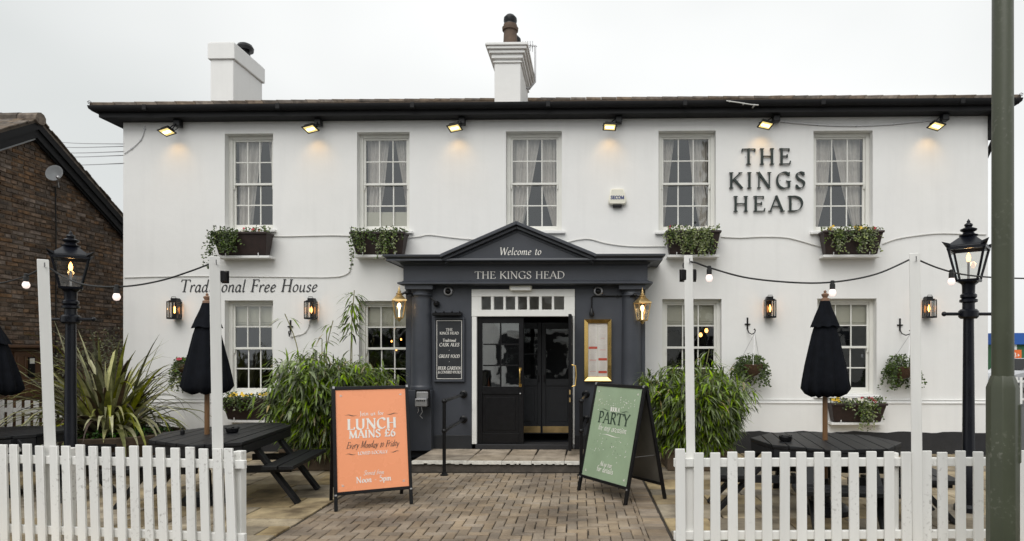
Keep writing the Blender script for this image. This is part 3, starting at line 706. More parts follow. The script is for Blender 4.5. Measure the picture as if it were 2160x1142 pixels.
for px in (198, 2150):                                  # scrolled hip irons at the two corners of the eaves
    u = (e0 + .05) if px < 1000 else (e1 - .05); s = 1 if px > 1000 else -1
    c = MB(); c.tube([(u, yf+.02, ez+.0), (u+.03*s, yf-.02, ez+.08), (u+.07*s, yf-.03, ez+.11), (u+.10*s, yf-.03, ez+.09), (u+.085*s, yf-.03, ez+.065), (u+.065*s, yf-.03, ez+.08)], 0.008, 6)
    c.build('hip_iron', M['steel'], pub)
dp = MB(); dp.box(UR-.005, UR+.14, -.12, .02, V(2090, 296), ZT+.02); dp.tube([(UR+.07, -.05, V(2090, 296)), (UR+.07, .2, V(2090, 330)), (UR+.07, .2, 0)], .04, 10)
dp.build('downpipe', M['eave'], pub, bevel=.01)

# ---------------- chimneys
o1 = -4.0                                               # behind the ridge
u0, u1 = U(444, o1), U(492, o1); zt = V(468, 92, o1); zn = V(468, 126, o1)
c = MB(); dl = 1.3
c.box(u0, u1, -o1, -o1+dl, ez+.3, zn); 
chim = c.build('chimney', M['wall'], pub, bevel=.01, smooth=0)
c = MB(); c.box(u0-.045, u1+.05, -o1-.045, -o1+dl+.045, zn, zt); c.box(u0-.02, u1+.025, -o1-.02, -o1+dl+.02, zt, zt+.03)
c.build('chimney_cap', M['wall'], chim, bevel=.012, smooth=0)
pc = Vector((U(517, o1-.75), -o1+.75, 0)); zpot = zt + .03
c = MB(); c.lathe([(.12, zpot), (.115, zpot+.08), (.10, zpot+.09), (.10, zpot+.13), (.19, zpot+.14), (.2, zpot+.22), (.16, zpot+.29), (.08, zpot+.33), (.001, zpot+.34)], pc, 14)
c.build('chimney_cowl', M['black'], chim)
o2 = -0.35
u0, u1 = U(1043, o2), U(1098, o2); zt = V(1070, 97, o2); zb = V(1070, 232, o2); dl = 1.25
c = MB(); c.box(u0, u1, -o2, -o2+dl, zb, zt-.06)
chim2 = c.build('chimney', M['wall'], pub, bevel=.008, smooth=0)
c = MB()
for z0, z1, g_ in ((-.30, -.27, .025), (-.235, -.16, .045), (-.16, -.10, .08), (-.10, -.05, .115), (-.05, 0, .14)):
    c.box(u0-g_, u1+g_, -o2-g_, -o2+dl+g_, zt+z0+.001, zt+z1)
c.build('chimney_cap', M['wall'], chim2, bevel=.008, smooth=0)
c = MB(); c.box(u0-.02, u1+.02, -o2-.03, -o2+dl*.3, zb-.0, zb+.10); c.box(u0-.05, u1+.08, -o2-.06, -o2-.03, zb+.0, zb+.05)
c.build('lead_flashing', M['lead'], chim2, bevel=.01)
c = MB(); c.box(u0+.0, u1+.0, -o2+.0, -o2+dl-.0, zt+.001, zt+.06); c.build('flaunching', M['clay'], chim2, bevel=.03)
for k, dy in enumerate((.30, .92)):
    cx = (u0+u1)/2 + .01; z = zt + .05; h = .46 if k == 0 else .40
    c = MB(); c.lathe([(.15, z), (.155, z+.05), (.135, z+.06), (.125, z+h*.3), (.115, z+h*.75), (.14, z+h*.77), (.145, z+h*.88), (.12, z+h*.9), (.12, z+h), (.10, z+h)], (cx, -o2+dy, 0), 16)
    pot = c.build('chimney_pot', M['clay'], chim2)
    c = MB(); zz = z+h
    c.lathe([(.115, zz), (.11, zz+.02), (.105, zz+.02), (.12, zz+.07), (.115, zz+.12), (.07, zz+.17), (.001, zz+.18)], (cx, -o2+dy, 0), 14)
    c.build('chimney_cowl', M['black'], chim2)
ta = thing('tv_aerial', 'thin grey television aerial on a cranked mast fixed to the middle chimney', 'aerial', FO, -YAW)
c = MB(); ax, ay = U(1129, o2-1.0), -o2+1.0
zA = V(1121, 96, o2-1.0); zB = V(1112, 180, o2-1.0)
c.tube([(u1, ay-.05, zB-.08), (u1+.06, ay, zB-.06), (ax, ay, zB+.06), (ax, ay, zA)], .017, 8)
c.build('mast', M['steel'], ta)
c = MB(); c.tube([(ax+.03, ay, zA-.02), (ax-.32, ay-.1, zA-.03)], .011, 6)
for i in range(7):
    t = i/6; p = Vector((ax-.05-.26*t, ay-.1*(.1+.9*t), zA-.025)); hh = .10 - .045*t
    c.tube([p + Vector((0, 0, -hh)), p + Vector((0, 0, hh))], .007, 5)
    c.tube([p + Vector((.02, -.07, 0)), p + Vector((-.02, .07, 0))], .005, 5)
c.build('antenna', M['steel'], ta)

# ---------------- the porch
PW = 0.60; FR = 0.74
pu0, pu1 = U(856, PW), U(1361, PW); pz1 = V(1100, 600, PW)
dz0 = 0.22
d0, d1, dzt = U(996, PW), U(1212, PW), V(1100, 612, PW)
m = MB()
m.quad((pu0,-PW,0),(d0,-PW,0),(d0,-PW,pz1),(pu0,-PW,pz1)); m.quad((d1,-PW,0),(pu1,-PW,0),(pu1,-PW,pz1),(d1,-PW,pz1)); m.quad((d0,-PW,dzt),(d1,-PW,dzt),(d1,-PW,pz1),(d0,-PW,pz1))
m.quad((pu0,0.0,0),(pu0,-PW,0),(pu0,-PW,pz1),(pu0,0,pz1)); m.quad((pu1,-PW,0),(pu1,0,0),(pu1,0,pz1),(pu1,-PW,pz1))
porch = m.build('porch', M['slate'], pub, smooth=0)
m = MB()                                                # lobby behind the doors
m.quad((d0+.0,-PW+.12,.13),(d1,-PW+.12,.13),(d1,1.6,.13),(d0,1.6,.13)); m.quad((d0,-PW+.12,dzt),(d1,-PW+.12,dzt),(d1,1.6,dzt),(d0,1.6,dzt))
m.quad((d0-.01,-PW+.1,.1),(d0-.01,1.6,.1),(d0-.01,1.6,dzt),(d0-.01,-PW+.1,dzt)); m.quad((d1+.01,1.6,.1),(d1+.01,-PW+.1,.1),(d1+.01,-PW+.1,dzt),(d1+.01,1.6,dzt))
m.quad((d0,1.6,.1),(d1,1.6,.1),(d1,1.6,dzt),(d0,1.6,dzt))
m.build('lobby', M['slate_dark'], porch, smooth=0)
m = MB(); zb = V(1100, 918, PW)                         # darker skirting
for a, b in ((pu0-.004, d0), (d1, pu1+.004)): m = MB(); m.box(a, b, -PW-.02, -PW+.05, .10, zb); m.build('skirting', M['slate_dark'], porch, bevel=.008, smooth=0)
def column(pxc, pxl, pxr):
    o = PW - .03; uc = U(pxc, o); r = (U(pxr, o) - U(pxl, o)) / 2
    zt_ = V(pxc, 604, o); z0 = V(pxc, 822, o)
    m = MB(); y = -o
    m.lathe([(r*1.08, z0), (r*1.08, z0+.05), (r*1.0, z0+.07), (r*1.0, z0+.3), (r*.93, zt_-.22), (r*.93, zt_-.17), (r*1.03, zt_-.16), (r*1.03, zt_-.135), (r*.95, zt_-.13), (r*.95, zt_-.08), (r*1.1, zt_-.07)], (uc, y, 0), 28)
    m.box(uc-r*1.25, uc+r*1.25, y-r*1.12, y+.2, zt_-.07, zt_+.0); m.box(uc-r*1.38, uc+r*1.38, y-r*1.2, y+.2, zt_, zt_+.05)
    m.box(uc-r*1.15, uc+r*1.15, y-r*1.15, y+.1, .13, z0)
    m.build('column', M['slate'], porch, bevel=.005)
column(890, 867, 913); column(1332, 1309, 1353)
zf0, zf1, zc1 = V(1100, 598, FR), V(1100, 558, FR), V(1100, 547, FR+.25)
fu0, fu1 = U(851, FR) + FR, U(1366, FR) - FR            # so that the frieze face ends where the photograph has it
m = MB()
m.mould([(FR-.3, zf0-.026), (FR+.035, zf0-.026), (FR+.04, zf0-.02), (FR+.075, zf0-.012), (FR+.075, zf0+.012), (FR+.02, zf0+.03), (FR, zf0+.045), (FR, zf1-.02),
         (FR+.03, zf1), (FR+.04, zf1+.02), (FR+.10, zf1+.045), (FR+.15, zf1+.06), (FR+.20, zf1+.066), (FR+.21, zc1-.012), (FR+.21, zc1), (FR+.0, zc1+.012), (0.0, zc1+.05)], fu0, fu1, back=0.0)
m.build('entablature', M['slate'], porch, smooth=25)
# soffit under the entablature
m = MB(); m.quad((fu0-FR+.3, -PW+.01, zf0-.028), (fu1+FR-.3, -PW+.01, zf0-.028), (fu1+FR-.3, -FR+.02, zf0-.028), (fu0-FR+.3, -FR+.02, zf0-.028))
m.build('porch_soffit', M['slate'], porch, smooth=0, recalc=False)
# pediment
oc = FR + .25
ax_, az_ = fw(1089, 467, oc); bl_, bz_ = fw(929, 538, oc); br_, _ = fw(1257, 538, oc); bz_ = V(1100, 536, FR+.25)
ti, tz = fw(1090, 487, FR); tl_, tb = fw(950, 546, FR); tr_, _ = fw(1246, 546, FR)
m = MB()
m.prism_y([(bl_+.05, zc1-.02), (br_-.05, zc1-.02), (ax_, az_-.07)], -FR-.14, -.02)
ped = m.build('pediment', M['slate'], porch, smooth=0)
m = MB()
def rake(xe, ze, xa, za, t, y0, y1, drop):
    d = Vector((xa-xe, za-ze)).normalized(); n = Vector((-d.y, d.x));  n = n if n.y > 0 else -n
    A = Vector((xe, ze)) - n*drop; B = Vector((xa, za)); 
    # lower edge parallel, cut plumb at the apex
    k = t / n.y
    p = [A - Vector((0, k)), (Vector((xa, za - drop/n.y - k))), Vector((xa, za - drop/n.y)), A]
    if xe > xa: p = [p[1], p[0], p[3], p[2]]
    m.prism_y([tuple(q) for q in p], y0, y1)
for xe in (bl_, br_):
    rake(xe, bz_, ax_, az_, .05, -oc-.03, -.01, 0.0)
    rake(xe, bz_, ax_, az_, .045, -oc+.03, -.01, .052)
    rake(xe, bz_, ax_, az_, .04, -oc+.10, -.01, .098)
for sgn, xa, xb in ((-1, fu0-FR-.25, bl_+.012), (1, br_-.012, fu1+FR+.25)):   # the top moulding carries on level to the ends
    q = [(-.045, zc1+.002), (-.045, zc1+.02), (0, bz_-.025), (0, bz_)]
    for (k0, za), (k1, zb_) in zip(q, q[1:]):
        e = -k1*0 ; y0 = -oc - k0 + .0
        xl, xr = (xa - (k0 if sgn < 0 else 0), xb + (k0 if sgn > 0 else 0)); xl2, xr2 = (xa - (k1 if sgn < 0 else 0), xb + (k1 if sgn > 0 else 0))
        ya, yb2 = -oc - k0, -oc - k1
        m.hexa([(xl,ya,za),(xr,ya,za),(xr,-.01,za),(xl,-.01,za)], [(xl2,yb2,zb_-.001),(xr2,yb2,zb_-.001),(xr2,-.01,zb_-.001),(xl2,-.01,zb_-.001)])
m.build('raking_cornice', M['slate'], porch, bevel=.006, smooth=0)
ptxt = lambda o: (lambda x, y, k: (x, -o - k, y))
m = MB(); cx, cz = fw(1096, 588, FR+.003); wd = U(1191, FR) - U(1002, FR); sz = V(1096, 570, FR) - V(1096, 588, FR)
sz *= .84
write(m, 'THE KINGS HEAD', sz, cx, cz, ptxt(FR+.003), width=wd, thick=.14, thin=.035)
cx, cz = fw(1097, 538, FR+.145); wd = U(1141, FR+.145) - U(1053, FR+.145)
m.build('lettering', M['ink_white'], porch, smooth=0); m = MB()
write(m, 'Welcome to', sz*1.02, cx, cz, ptxt(FR+.145), one=(lambda ch, q: (q.build('lettering', M['ink_white'], porch, smooth=0), q.v.clear(), q.f.clear(), q.m.clear()) if ch == ' ' else None), width=wd, thick=.13, thin=.035, slant=.17, pen=35, k0=50)
m.build('lettering', M['ink_white'], porch, smooth=0)

# ---------------- doors
fo = PW + .025
m = MB(); dbot = V(1100, 937, PW); zt0 = V(1100, 668, PW)
jl, jr = U(1006, PW), U(1204, PW)
m.box(d0-.0, jl, -fo, -PW+.12, dbot, zt0); m.box(jr, d1, -fo, -PW+.12, dbot, zt0)
wz0, wz1 = V(1100, 654, PW), V(1100, 626, PW)
m.box(d0-.004, d1+.004, -fo-.006, -PW+.10, zt0, wz0); m.box(d0-.004, d1+.004, -fo-.006, -PW+.10, wz1, dzt+.01)
pxs = [1016, 1036, 1042, 1062, 1067, 1087, 1093, 1112, 1117, 1137, 1143, 1164, 1169, 1190]
us = [U(p, PW) for p in pxs]
edges = [d0-.004] + us + [d1+.004]
for i in range(0, len(edges), 2): m.box(edges[i], edges[i+1], -fo-.003, -PW+.09, wz0, wz1)
dfr = m.build('door_frame', M['trim'], pub, bevel=.004, smooth=0)
for i in range(0, 14, 2):
    p = link('pane', pane_me, dfr, (us[i], -PW+.03, wz0), (0, 0, rnd.uniform(-.01, .01))); p.scale = (us[i+1]-us[i], 1, wz1-wz0)
m = MB(); m.box(jl-.02, jr+.02, -PW-.05, -PW+.25, .12, dbot-.002); m.build('threshold', M['plinth'], dfr, bevel=.01)
def leaf(mb, x0, x1, z0, z1, y, gz0, gz1, st, cols, rows_, panel=True, t=.045):
    mb.box(x0, x0+st, y, y+t, z0, z1); mb.box(x1-st, x1, y, y+t, z0, z1)
    mb.box(x0+st, x1-st, y+.001, y+t, gz1, z1); mb.box(x0+st, x1-st, y+.001, y+t, gz0-.12, gz0); mb.box(x0+st, x1-st, y+.001, y+t, z0, z0+.16)
    mb.box(x0+st, x1-st, y+.016, y+t-.01, z0+.16, gz0-.12)
    if panel: mb.box(x0+st+.05, x1-st-.05, y+.008, y+t-.01, z0+.21, gz0-.17)
    for c in range(1, cols):
        x = x0+st + (x1-x0-2*st)*c/cols; mb.box(x-.012, x+.012, y+.006, y+t-.006, gz0, gz1)
    out = []
    for r_ in range(rows_):
        za, zb_ = gz0 + (gz1-gz0)*r_/rows_, gz0 + (gz1-gz0)*(r_+1)/rows_
        for c in range(cols):
            xa, xb = x0+st + (x1-x0-2*st)*c/cols, x0+st + (x1-x0-2*st)*(c+1)/cols
            out.append((xa, xb, za, zb_))
            if r_: mb.box(xa+.012, xb-.012, y+.008, y+t-.008, za-.011, za+.011)
    return out
xm = U(1104, PW)
m = MB(); ps = leaf(m, jl+.004, xm, dbot+.004, zt0-.006, -PW+.03, V(1050, 816, PW), V(1050, 682, PW), .075, 2, 3)
dl_ = m.build('door', M['black'], pub, bevel=.003, smooth=0)
dpane = MB().quad((0,0,0),(1,0,0),(1,0,1),(0,0,1)).mesh('pane', glass_mat('door_glass', (.75, .78, .78), .42, .85, wav=.025), smooth=0)
for (a, b, z0, z1) in ps:
    p = link('pane', dpane, dl_, (a, -PW+.05, z0), (rnd.uniform(-.004, .004), 0, rnd.uniform(-.006, .006))); p.scale = (b-a, 1, z1-z0)
def pull(par, x, y, z0, z1, side=(0, -1)):
    m = MB(); dx, dy = side[0]*.055, side[1]*.055
    m.tube([(x, y, z0+.02), (x+dx*.8, y+dy*.8, z0+.02), (x+dx, y+dy, z0+.05), (x+dx*1.15, y+dy*1.15, (z0+z1)/2), (x+dx, y+dy, z1-.05), (x+dx*.8, y+dy*.8, z1-.02), (x, y, z1-.02)], .011, 8)
    for z in (z0, z1-.05): m.box(x-.024, x+.024, y-.006 if side[1] else y-.02, y+.002 if side[1] else y+.02, z, z+.05)
    return m.build('handle', M['brass'], par, bevel=.002)
pull(dl_, U(1097, PW), -PW+.03, V(1097, 817, PW), V(1097, 776, PW))
m = MB(); m.lathe([(.012, -.008), (.012, .004), (.009, .006), (.001, .0061)], (U(1097, PW), -PW+.028, V(1097, 831, PW)), 12, mtx=Matrix.Rotation(R(90), 3, 'X')); m.build('lock', M['steel'], dl_)
# right leaf, swung open towards the street: modelled along y
m = MB(); yl = PW - .03; wl = jr - xm - .01
ps = leaf(m, 0, wl, dbot+.004, zt0-.006, 0, V(1050, 816, PW), V(1050, 682, PW), .075, 2, 3)
dr_ = m.build('door', M['black'], pub, bevel=.003, smooth=0, loc=(jr-.01, -PW-.0, 0), rot=(0, 0, R(-90)), label='black door leaf standing open at right angles to the porch')
for (a, b, z0, z1) in ps:
    p = link('pane', dpane, dr_, (a, .022, z0)); p.scale = (b-a, 1, z1-z0)
m = MB()
zh0, zh1 = V(1210, 815, PW+.6), V(1210, 770, PW+.6)
m.tube([(wl-.05, .05, zh0), (wl-.05, .10, zh0+.01), (wl-.05, .115, (zh0+zh1)/2), (wl-.05, .10, zh1-.01), (wl-.05, .05, zh1)], .011, 8); m.build('handle', M['brass'], dr_)
m = MB()
for z in (V(1200, 826, PW+.6), V(1200, 842, PW+.6)): m.box(wl, wl+.004, .012, .032, z-.035, z+.03)
m.build('lock_plate', M['brass_dull'], dr_)
# inner doors of the lobby
xi0, xi1 = U(1102, -.3), U(1212, -.3); yi = .35
m = MB(); xmid = U(1142, -.3); zi1 = V(1100, 680, -.3); zi0 = .26
ps = leaf(m, xi0-.35, xmid-.003, zi0, zi1, yi, V(1150, 800, -.3), V(1150, 694, -.3), .07, 2, 2); ps += leaf(m, xmid+.003, xi1, zi0, zi1, yi, V(1150, 800, -.3), V(1150, 694, -.3), .07, 1, 1)
di = m.build('inner_door', M['slate_dark'], pub, bevel=.004, smooth=0)
for (a, b, z0, z1) in ps:
    p = link('pane', pane_me, di, (a, yi+.02, z0)); p.scale = (b-a, 1, z1-z0)
for a, b in ((xi0-.33, xmid-.02), (xmid+.02, xi1-.02)): m = MB(); m.box(a, b, yi-.003, yi, zi0+.02, zi0+.13); m.build('kick_plate', M['brass_dull'], di)
for x in (xmid-.06, xmid+.035): m = MB(); m.box(x, x+.025, yi-.02, yi, 1.15, 1.28); m.build('handle', M['black'], di)

# ---------------- front step
stp = bpy.data.objects.new('front_step', None); COL.objects.link(stp); stp.location = FO; stp.rotation_euler = (0, 0, -YAW); structure(stp)
so = 1.78; su0, su1 = U(868, so), U(1345, so)
m = MB(); m.box(su0, su1, -so+.03, -PW+.1, -.02, .098); m.build('step_riser', M['step_front'], stp, bevel=.008)
cuts = [868, 985, 1058, 1121, 1190, 1262, 1345]
for i in range(6):
    a, b = U(cuts[i], so) + .003, U(cuts[i+1], so) - .003; jz = rnd.uniform(-.003, .002)
    m = MB(); m.box(a, b, -so+.06, -1.2, .10, .142+jz); m.build('step_slab', M['step'], stp, bevel=.006, smooth=0)
    m = MB(); m.box(a+.01, b-.012, -1.194, -PW-.02, .10, .140+jz); m.build('step_slab', M['step'], stp, bevel=.006, smooth=0)
    n = 14; top = []; vs = []                           # chipped white nosing
    m = MB()
    for q in range(n):
        xa, xb = a + (b-a)*q/n, a + (b-a)*(q+1)/n; cz = .10 + (rnd.uniform(0, .016) if rnd.random() < .5 else 0)
        m.box(xa, xb, -so+rnd.uniform(-.004, .004), -so+.058, cz, .143+jz)
    m.build('step_nosing', M['nosing'], stp, smooth=0)

# ---------------- lettering painted and fixed on the wall
m = MB(); cx, cz = fw(523, 616, .004); wd = U(668) - U(379); sz = V(523, 590) - V(523, 616)
flush = lambda par, mt: (lambda ch, q: (q.build('lettering', mt, par, smooth=0), q.v.clear(), q.f.clear(), q.m.clear()) if ch == ' ' else None)
write(m, 'Traditional Free House', sz, cx, cz, ptxt(.004), one=flush(pub, M['ink_grey']), width=wd, thick=.13, thin=.05, slant=.19, pen=38)
m.build('lettering', M['ink_grey'], pub, smooth=0)
ps_ = on_wall('pub_name_sign', 'raised dark capital letters spelling the pub name on the upper white wall', 'sign', U(1617), 0, V(1617, 446))
o0 = Vector((U(1617), 0, V(1617, 446)))
for txt, xa, xb, yt, yb_ in (('THE', 1564, 1667, 315, 348), ('KINGS', 1536, 1698, 365, 398), ('HEAD', 1545, 1693, 415, 447)):
    sz = V(1617, yt) - V(1617, yb_); wd = U(xb) - U(xa); tw = text_width(txt, .22, 1.0) * sz; sx = wd / tw
    x = U(xa) - o0.x
    for ch in txt:
        m = MB(); write(m, ch, sz, x, V(1617, yb_) - o0.z, lambda a, b, k: (a, -k - .012, b), align='l', thick=.14, thin=.035, sx=sx, depth=.028)
        for q in range(2): m.tube([(x + GL[ch][0]*sx*sz*(.3+.4*q), 0, V(1617, yb_) - o0.z + sz*.5), (x + GL[ch][0]*sx*sz*(.3+.4*q), -.02, V(1617, yb_) - o0.z + sz*.5)], .004, 5)
        m.build('letter', M['letter'], ps_, smooth=0)
        x += (GL[ch][0]*sx + .22*sx) * sz

# ============================================================ FIXED TO THE PUB
# floodlights under the eaves
FL = 'floodlights under the eaves'
fl_spec = [(352, 278, 376, 'above the blank wall end near the brick house', -14), (655, 272, 672, 'between the first two upper windows', -12),
           (959, 270, 975, 'between the second and third upper windows', -10), (1286, 268, 1305, 'directly above the alarm box', 3),
           (1615, 264, 1637, 'directly above the raised pub name', 12), (1975, 266, 1992, 'above the blank wall near the olive green pole', 14)]
for px, py, pb, wh, yw in fl_spec:
    u, v = fw(px, py, .26); ub = U(pb, .08)
    t = on_wall('floodlight', 'lit floodlight under the eaves ' + wh, 'floodlight', ub, 0.0, ZT - .002, FL)
    m = MB(); m.box(-.055, .055, -.14, -.03, -.105, 0); m.build('junction_box', M['black'], t, bevel=.008)
    hx, hz = u - ub, v - ZT
    rot = Matrix.Rotation(R(yw), 4, 'Z') @ Matrix.Rotation(R(-6), 4, 'X') @ Matrix.Rotation(R(yw*.75), 4, 'Y'); T = Matrix.Translation((hx, -.26, hz)) @ rot @ Matrix.Rotation(R(-10), 4, 'X') @ Matrix.Scale(.76, 4)
    m = MB(); m.hexa([T @ Vector(p) for p in ((-.12,-.10,.0),(.12,-.10,.0),(.12,.10,.0),(-.12,.10,.0))], [T @ Vector(p) for p in ((-.10,-.075,.085),(.10,-.075,.085),(.10,.075,.085),(-.10,.075,.085))])
    m.box(-.145,.145,-.125,-.095,-.012,.016,T); m.box(-.145,.145,.095,.125,-.012,.016,T); m.box(-.145,-.115,-.095,.095,-.012,.016,T); m.box(.115,.145,-.095,.095,-.012,.016,T)
    m.build('housing', M['black'], t, bevel=.006)
    m = MB(); m.box(-.114,.114,-.094,.094,-.006,-.001,T); m.build('lens', M['flood'], t)
    m = MB(); m.box(-.085,.085,-.030,.030,-.016,-.0065,T); m.build('tube', M['tube'], t)
    m = MB(); a = T @ Vector((-.15,0,.02)); b = T @ Vector((.15,0,.02)); c = Vector((hx*.3, -.09, -.03))
    m.tube([a, a*.5 + c*.5 + Vector((0,0,-.02)), c], .009, 6); m.tube([b, b*.5 + c*.5, c], .009, 6); m.tube([T @ Vector((0,.1,.05)), Vector((hx*.5,-.05,hz*.5)), (0,-.06,-.09)], .006, 6)
    m.build('bracket', M['black'], t)
    lamp('floodlight_beam', T @ Vector((0, .03, -.05)), 2.2, (1.0, .62, .26), .05, t, 'SPOT', (R(36), 0, 0), 96)

# black wall lanterns
WL = 'black glazed lanterns on the white wall'
def wall_lantern(t, flip):
    m = MB(); m.box(-.075, .075, -.03, 0, -.20, .21); m.box(-.10, .10, -.21, -.03, .155, .175); m.box(-.075,.075,-.17,-.03,.175,.225)
    m.box(-.125, .125, -.25, -.03, .135, .155); m.box(-.125, .125, -.25, -.03, -.215, -.19)
    m.build('body', M['iron'], t, bevel=.004)
    m = MB()
    for x, y in ((-.118, -.24), (.118, -.24), (-.118, -.045), (.118, -.045), (-.05, -.245), (.05, -.245)): m.box(x-.008, x+.008, y-.007, y+.007, -.19, .135)
    m.box(-.126,.126,-.247,-.238,-.192,-.182); m.box(-.126,-.112,-.238,-.04,-.192,-.182); m.box(.112,.126,-.238,-.04,-.192,-.182)
    m.build('frame', M['iron'], t)
    m = MB()
    m.quad((-.11,-.243,-.19),(.11,-.243,-.19),(.11,-.243,.135),(-.11,-.243,.135)); m.quad((-.12,-.05,-.19),(-.12,-.235,-.19),(-.12,-.235,.135),(-.12,-.05,.135)); m.quad((.12,-.235,-.19),(.12,-.05,-.19),(.12,-.05,.135),(.12,-.235,.135))
    m.build('pane', M['lampglass'], t, smooth=0)
    m = MB(); m.tube([(-.06,-.16,.17+.05),(-.05,-.16,.25),(.05,-.16,.25),(.06,-.16,.22)], .006, 6); m.build('carrying_ring', M['iron'], t)
    m = MB(); m.quad((-.07,-.034,-.17),(.07,-.034,-.17),(.07,-.034,.12),(-.07,-.034,.12)); m.build('reflector', M['mirror'], t, smooth=0)
    m = MB(); m.lathe([(.018,-.19),(.018,-.10),(.012,-.09)], (0,-.13,0), 10); m.build('bulb_holder', M['iron'], t)
    m = MB(); m.lathe([(.012,-.09),(.028,-.05),(.03,-.01),(.02,.03),(.002,.06)], (0,-.13,0), 10); m.build('bulb', M['flame'], t)
    lamp('lantern_glow', (0, -.14, .0), .5, (1, .55, .2), .04, t)
for i, (px, py, lb) in enumerate([(368, 652, 'square black wall lantern below the start of the painted words'), (656, 652, 'square black wall lantern below the end of the painted words'),
                    (1624, 649, 'square black wall lantern below the raised pub name'), (1960, 649, 'square black wall lantern between the end post and the black lamp post')]):
    u, v = fw(px, py, .1); t = on_wall('wall_lantern', lb, 'lantern', u, 0.005, v, WL); wall_lantern(t, px > 1200); t.scale = (.66, .72, .80)

# brass lanterns on the porch corners
BL = 'brass lanterns on the porch corners'
for px, py, sgn, lb in ((842, 645, -1, 'brass lantern on the porch corner above the orange board'), (1355, 650, 1, 'brass lantern on the porch corner above the green board')):
    o = PW + .2; u, v = fw(px, py, o); t = on_wall('brass_lantern', lb, 'lantern', u, o, v, BL)
    sq = lambda r, z: [(r*math.cos(R(45+90*k+20)), r*math.sin(R(45+90*k+20)), z) for k in range(4)]
    m = MB()
    m.hexa(sq(.155, .07), sq(.145, .095)); m.hexa(sq(.135, .095), sq(.05, .17)); m.lathe([(.045,.17),(.05,.19),(.025,.2),(.03,.225),(.014,.235),(.018,.26),(.008,.275),(.001,.315)], (0,0,0), 10)
    m.hexa(sq(.085, -.20), sq(.09, -.18)); m.lathe([(.004,-.25),(.02,-.235),(.03,-.215),(.06,-.20)], (0,0,0), 10)
    m.build('brass_cap', M['brass_dull'], t, bevel=.003)
    m = MB()
    for p, q in zip(sq(.082, -.185), sq(.135, .075)): m.bar(p, q, .012, .012)
    m.build('frame', M['brass_dull'], t)
    a, b = sq(.08, -.185), sq(.132, .075); m = MB()
    for k in range(4): m.quad(a[k], a[(k+1)%4], b[(k+1)%4], b[k])
    m.build('pane', M['lampglass'], t, smooth=0)
    m = MB(); m.lathe([(.010,-.18),(.010,-.06),(.022,-.035),(.030,0),(.022,.03),(.001,.045)], (0,0,0), 10); m.build('bulb', M['lampbulb'], t)
    m = MB(); tx = -sgn*(.28); m.tube([(0,0,.16),(tx*.35,.03,.21),(tx*.6,.08,.19),(tx*.75,.14,.13)], .018, 8); m.ball((tx*.4,.04,.20), .035)
    m.build('bracket', M['black'], t)
    lamp('lantern_glow', (0, 0, 0), 1.0, (1, .62, .28), .04, t)

# alarm box
u, v = fw(1302, 418); t = on_wall('alarm_box', 'white alarm box with a blue maker name below a floodlight', 'alarm', u, 0.002, v)
m = MB(); m.prism_y([(-.15,-.10),(-.12,-.125),(.12,-.125),(.15,-.10),(.15,-.06),(.105,.14),(-.105,.14),(-.15,-.06)], -.075, 0); m.build('casing', M['cream'], t, bevel=.018)
m = MB(); m.box(-.075,.075,-.07,-.01,-.165,-.122); m.build('strobe', M['black'], t, bevel=.006)
m = MB(); write(m, 'SECOM', .05, 0, -.035, lambda a, b, k: (a, -.078-k, b), width=.22, thick=.25, thin=.2); m.build('lettering', M['ink_blue'], t, smooth=0)

# black hanging sign with its strip lamp
o = PW + .002; u, v = fw(948.5, 738, o); t = on_wall('notice_board', 'tall black framed notice with white lettering on the porch', 'sign', u, o, v)
w2, h2 = (U(981, o) - U(916, o))/2, (V(948, 671, o) - V(948, 806, o))/2
m = MB(); m.box(-w2, w2, -.03, 0, -h2, h2); m.build('panel', M['slate_dark'], t, bevel=.004)
m = MB()
for a, b, c, d in ((-w2, w2, h2-.03, h2), (-w2, w2, -h2, -h2+.03), (-w2, -w2+.03, -h2+.03, h2-.03), (w2-.03, w2, -h2+.03, h2-.03)): m.box(a, b, -.05, -.028, c, d)
m.build('frame', M['slate'], t, bevel=.004)
m = MB(); bx, bz, q = w2-.045, h2-.045, .007
for a, b, c, d in ((-bx, bx, bz-q, bz), (-bx, bx, -bz, -bz+q), (-bx, -bx+q, -bz+q, bz-q), (bx-q, bx, -bz+q, bz-q)): m.box(a, b, -.032, -.029, c, d)
m.build('border_line', M['ink_white'], t, smooth=0)
T3 = lambda a, b, k: (a, -.031-k, b)
Z = lambda py: V(948, py, o) - v
def line(txt, py, hpx, wpx, **k): q = MB(); write(q, txt, hpx/134.0, 0, Z(py), T3, width=wpx/134.0, thick=.15, thin=.06, **k); q.build('lettering', M['ink_white'], t, smooth=0)
line('THE', 698.5, 5.5, 14); line('KINGS HEAD', 706, 5.5, 40); line('Traditional', 721, 6, 28, slant=.15); line('CASK ALES', 731, 7, 42, slant=.12)
line('*', 741, 5, 4); line('GREAT FOOD', 755, 6.5, 44, slant=.12); line('*', 765, 5, 4); line('BEER GARDEN', 780, 6.5, 48, slant=.12); line('& COVERED PATIO', 788, 5.5, 48, slant=.12)
u, v = fw(944, 663, o+.06); t = on_wall('strip_lamp', 'black strip lamp fixed above the black framed notice', 'lamp', u, o, v)
m = MB(); m.box(-.225, .225, -.14, -.02, -.03, .02); m.box(-.225,.225,-.02,0,-.02,.03); m.build('lamp_body', M['black'], t, bevel=.012)
m = MB()
for x in (-.19, -.06, .07, .19): m.tube([(x,0,.02),(x,-.05,.045),(x,-.08,.025)], .008, 6)
m.build('bracket', M['black'], t)

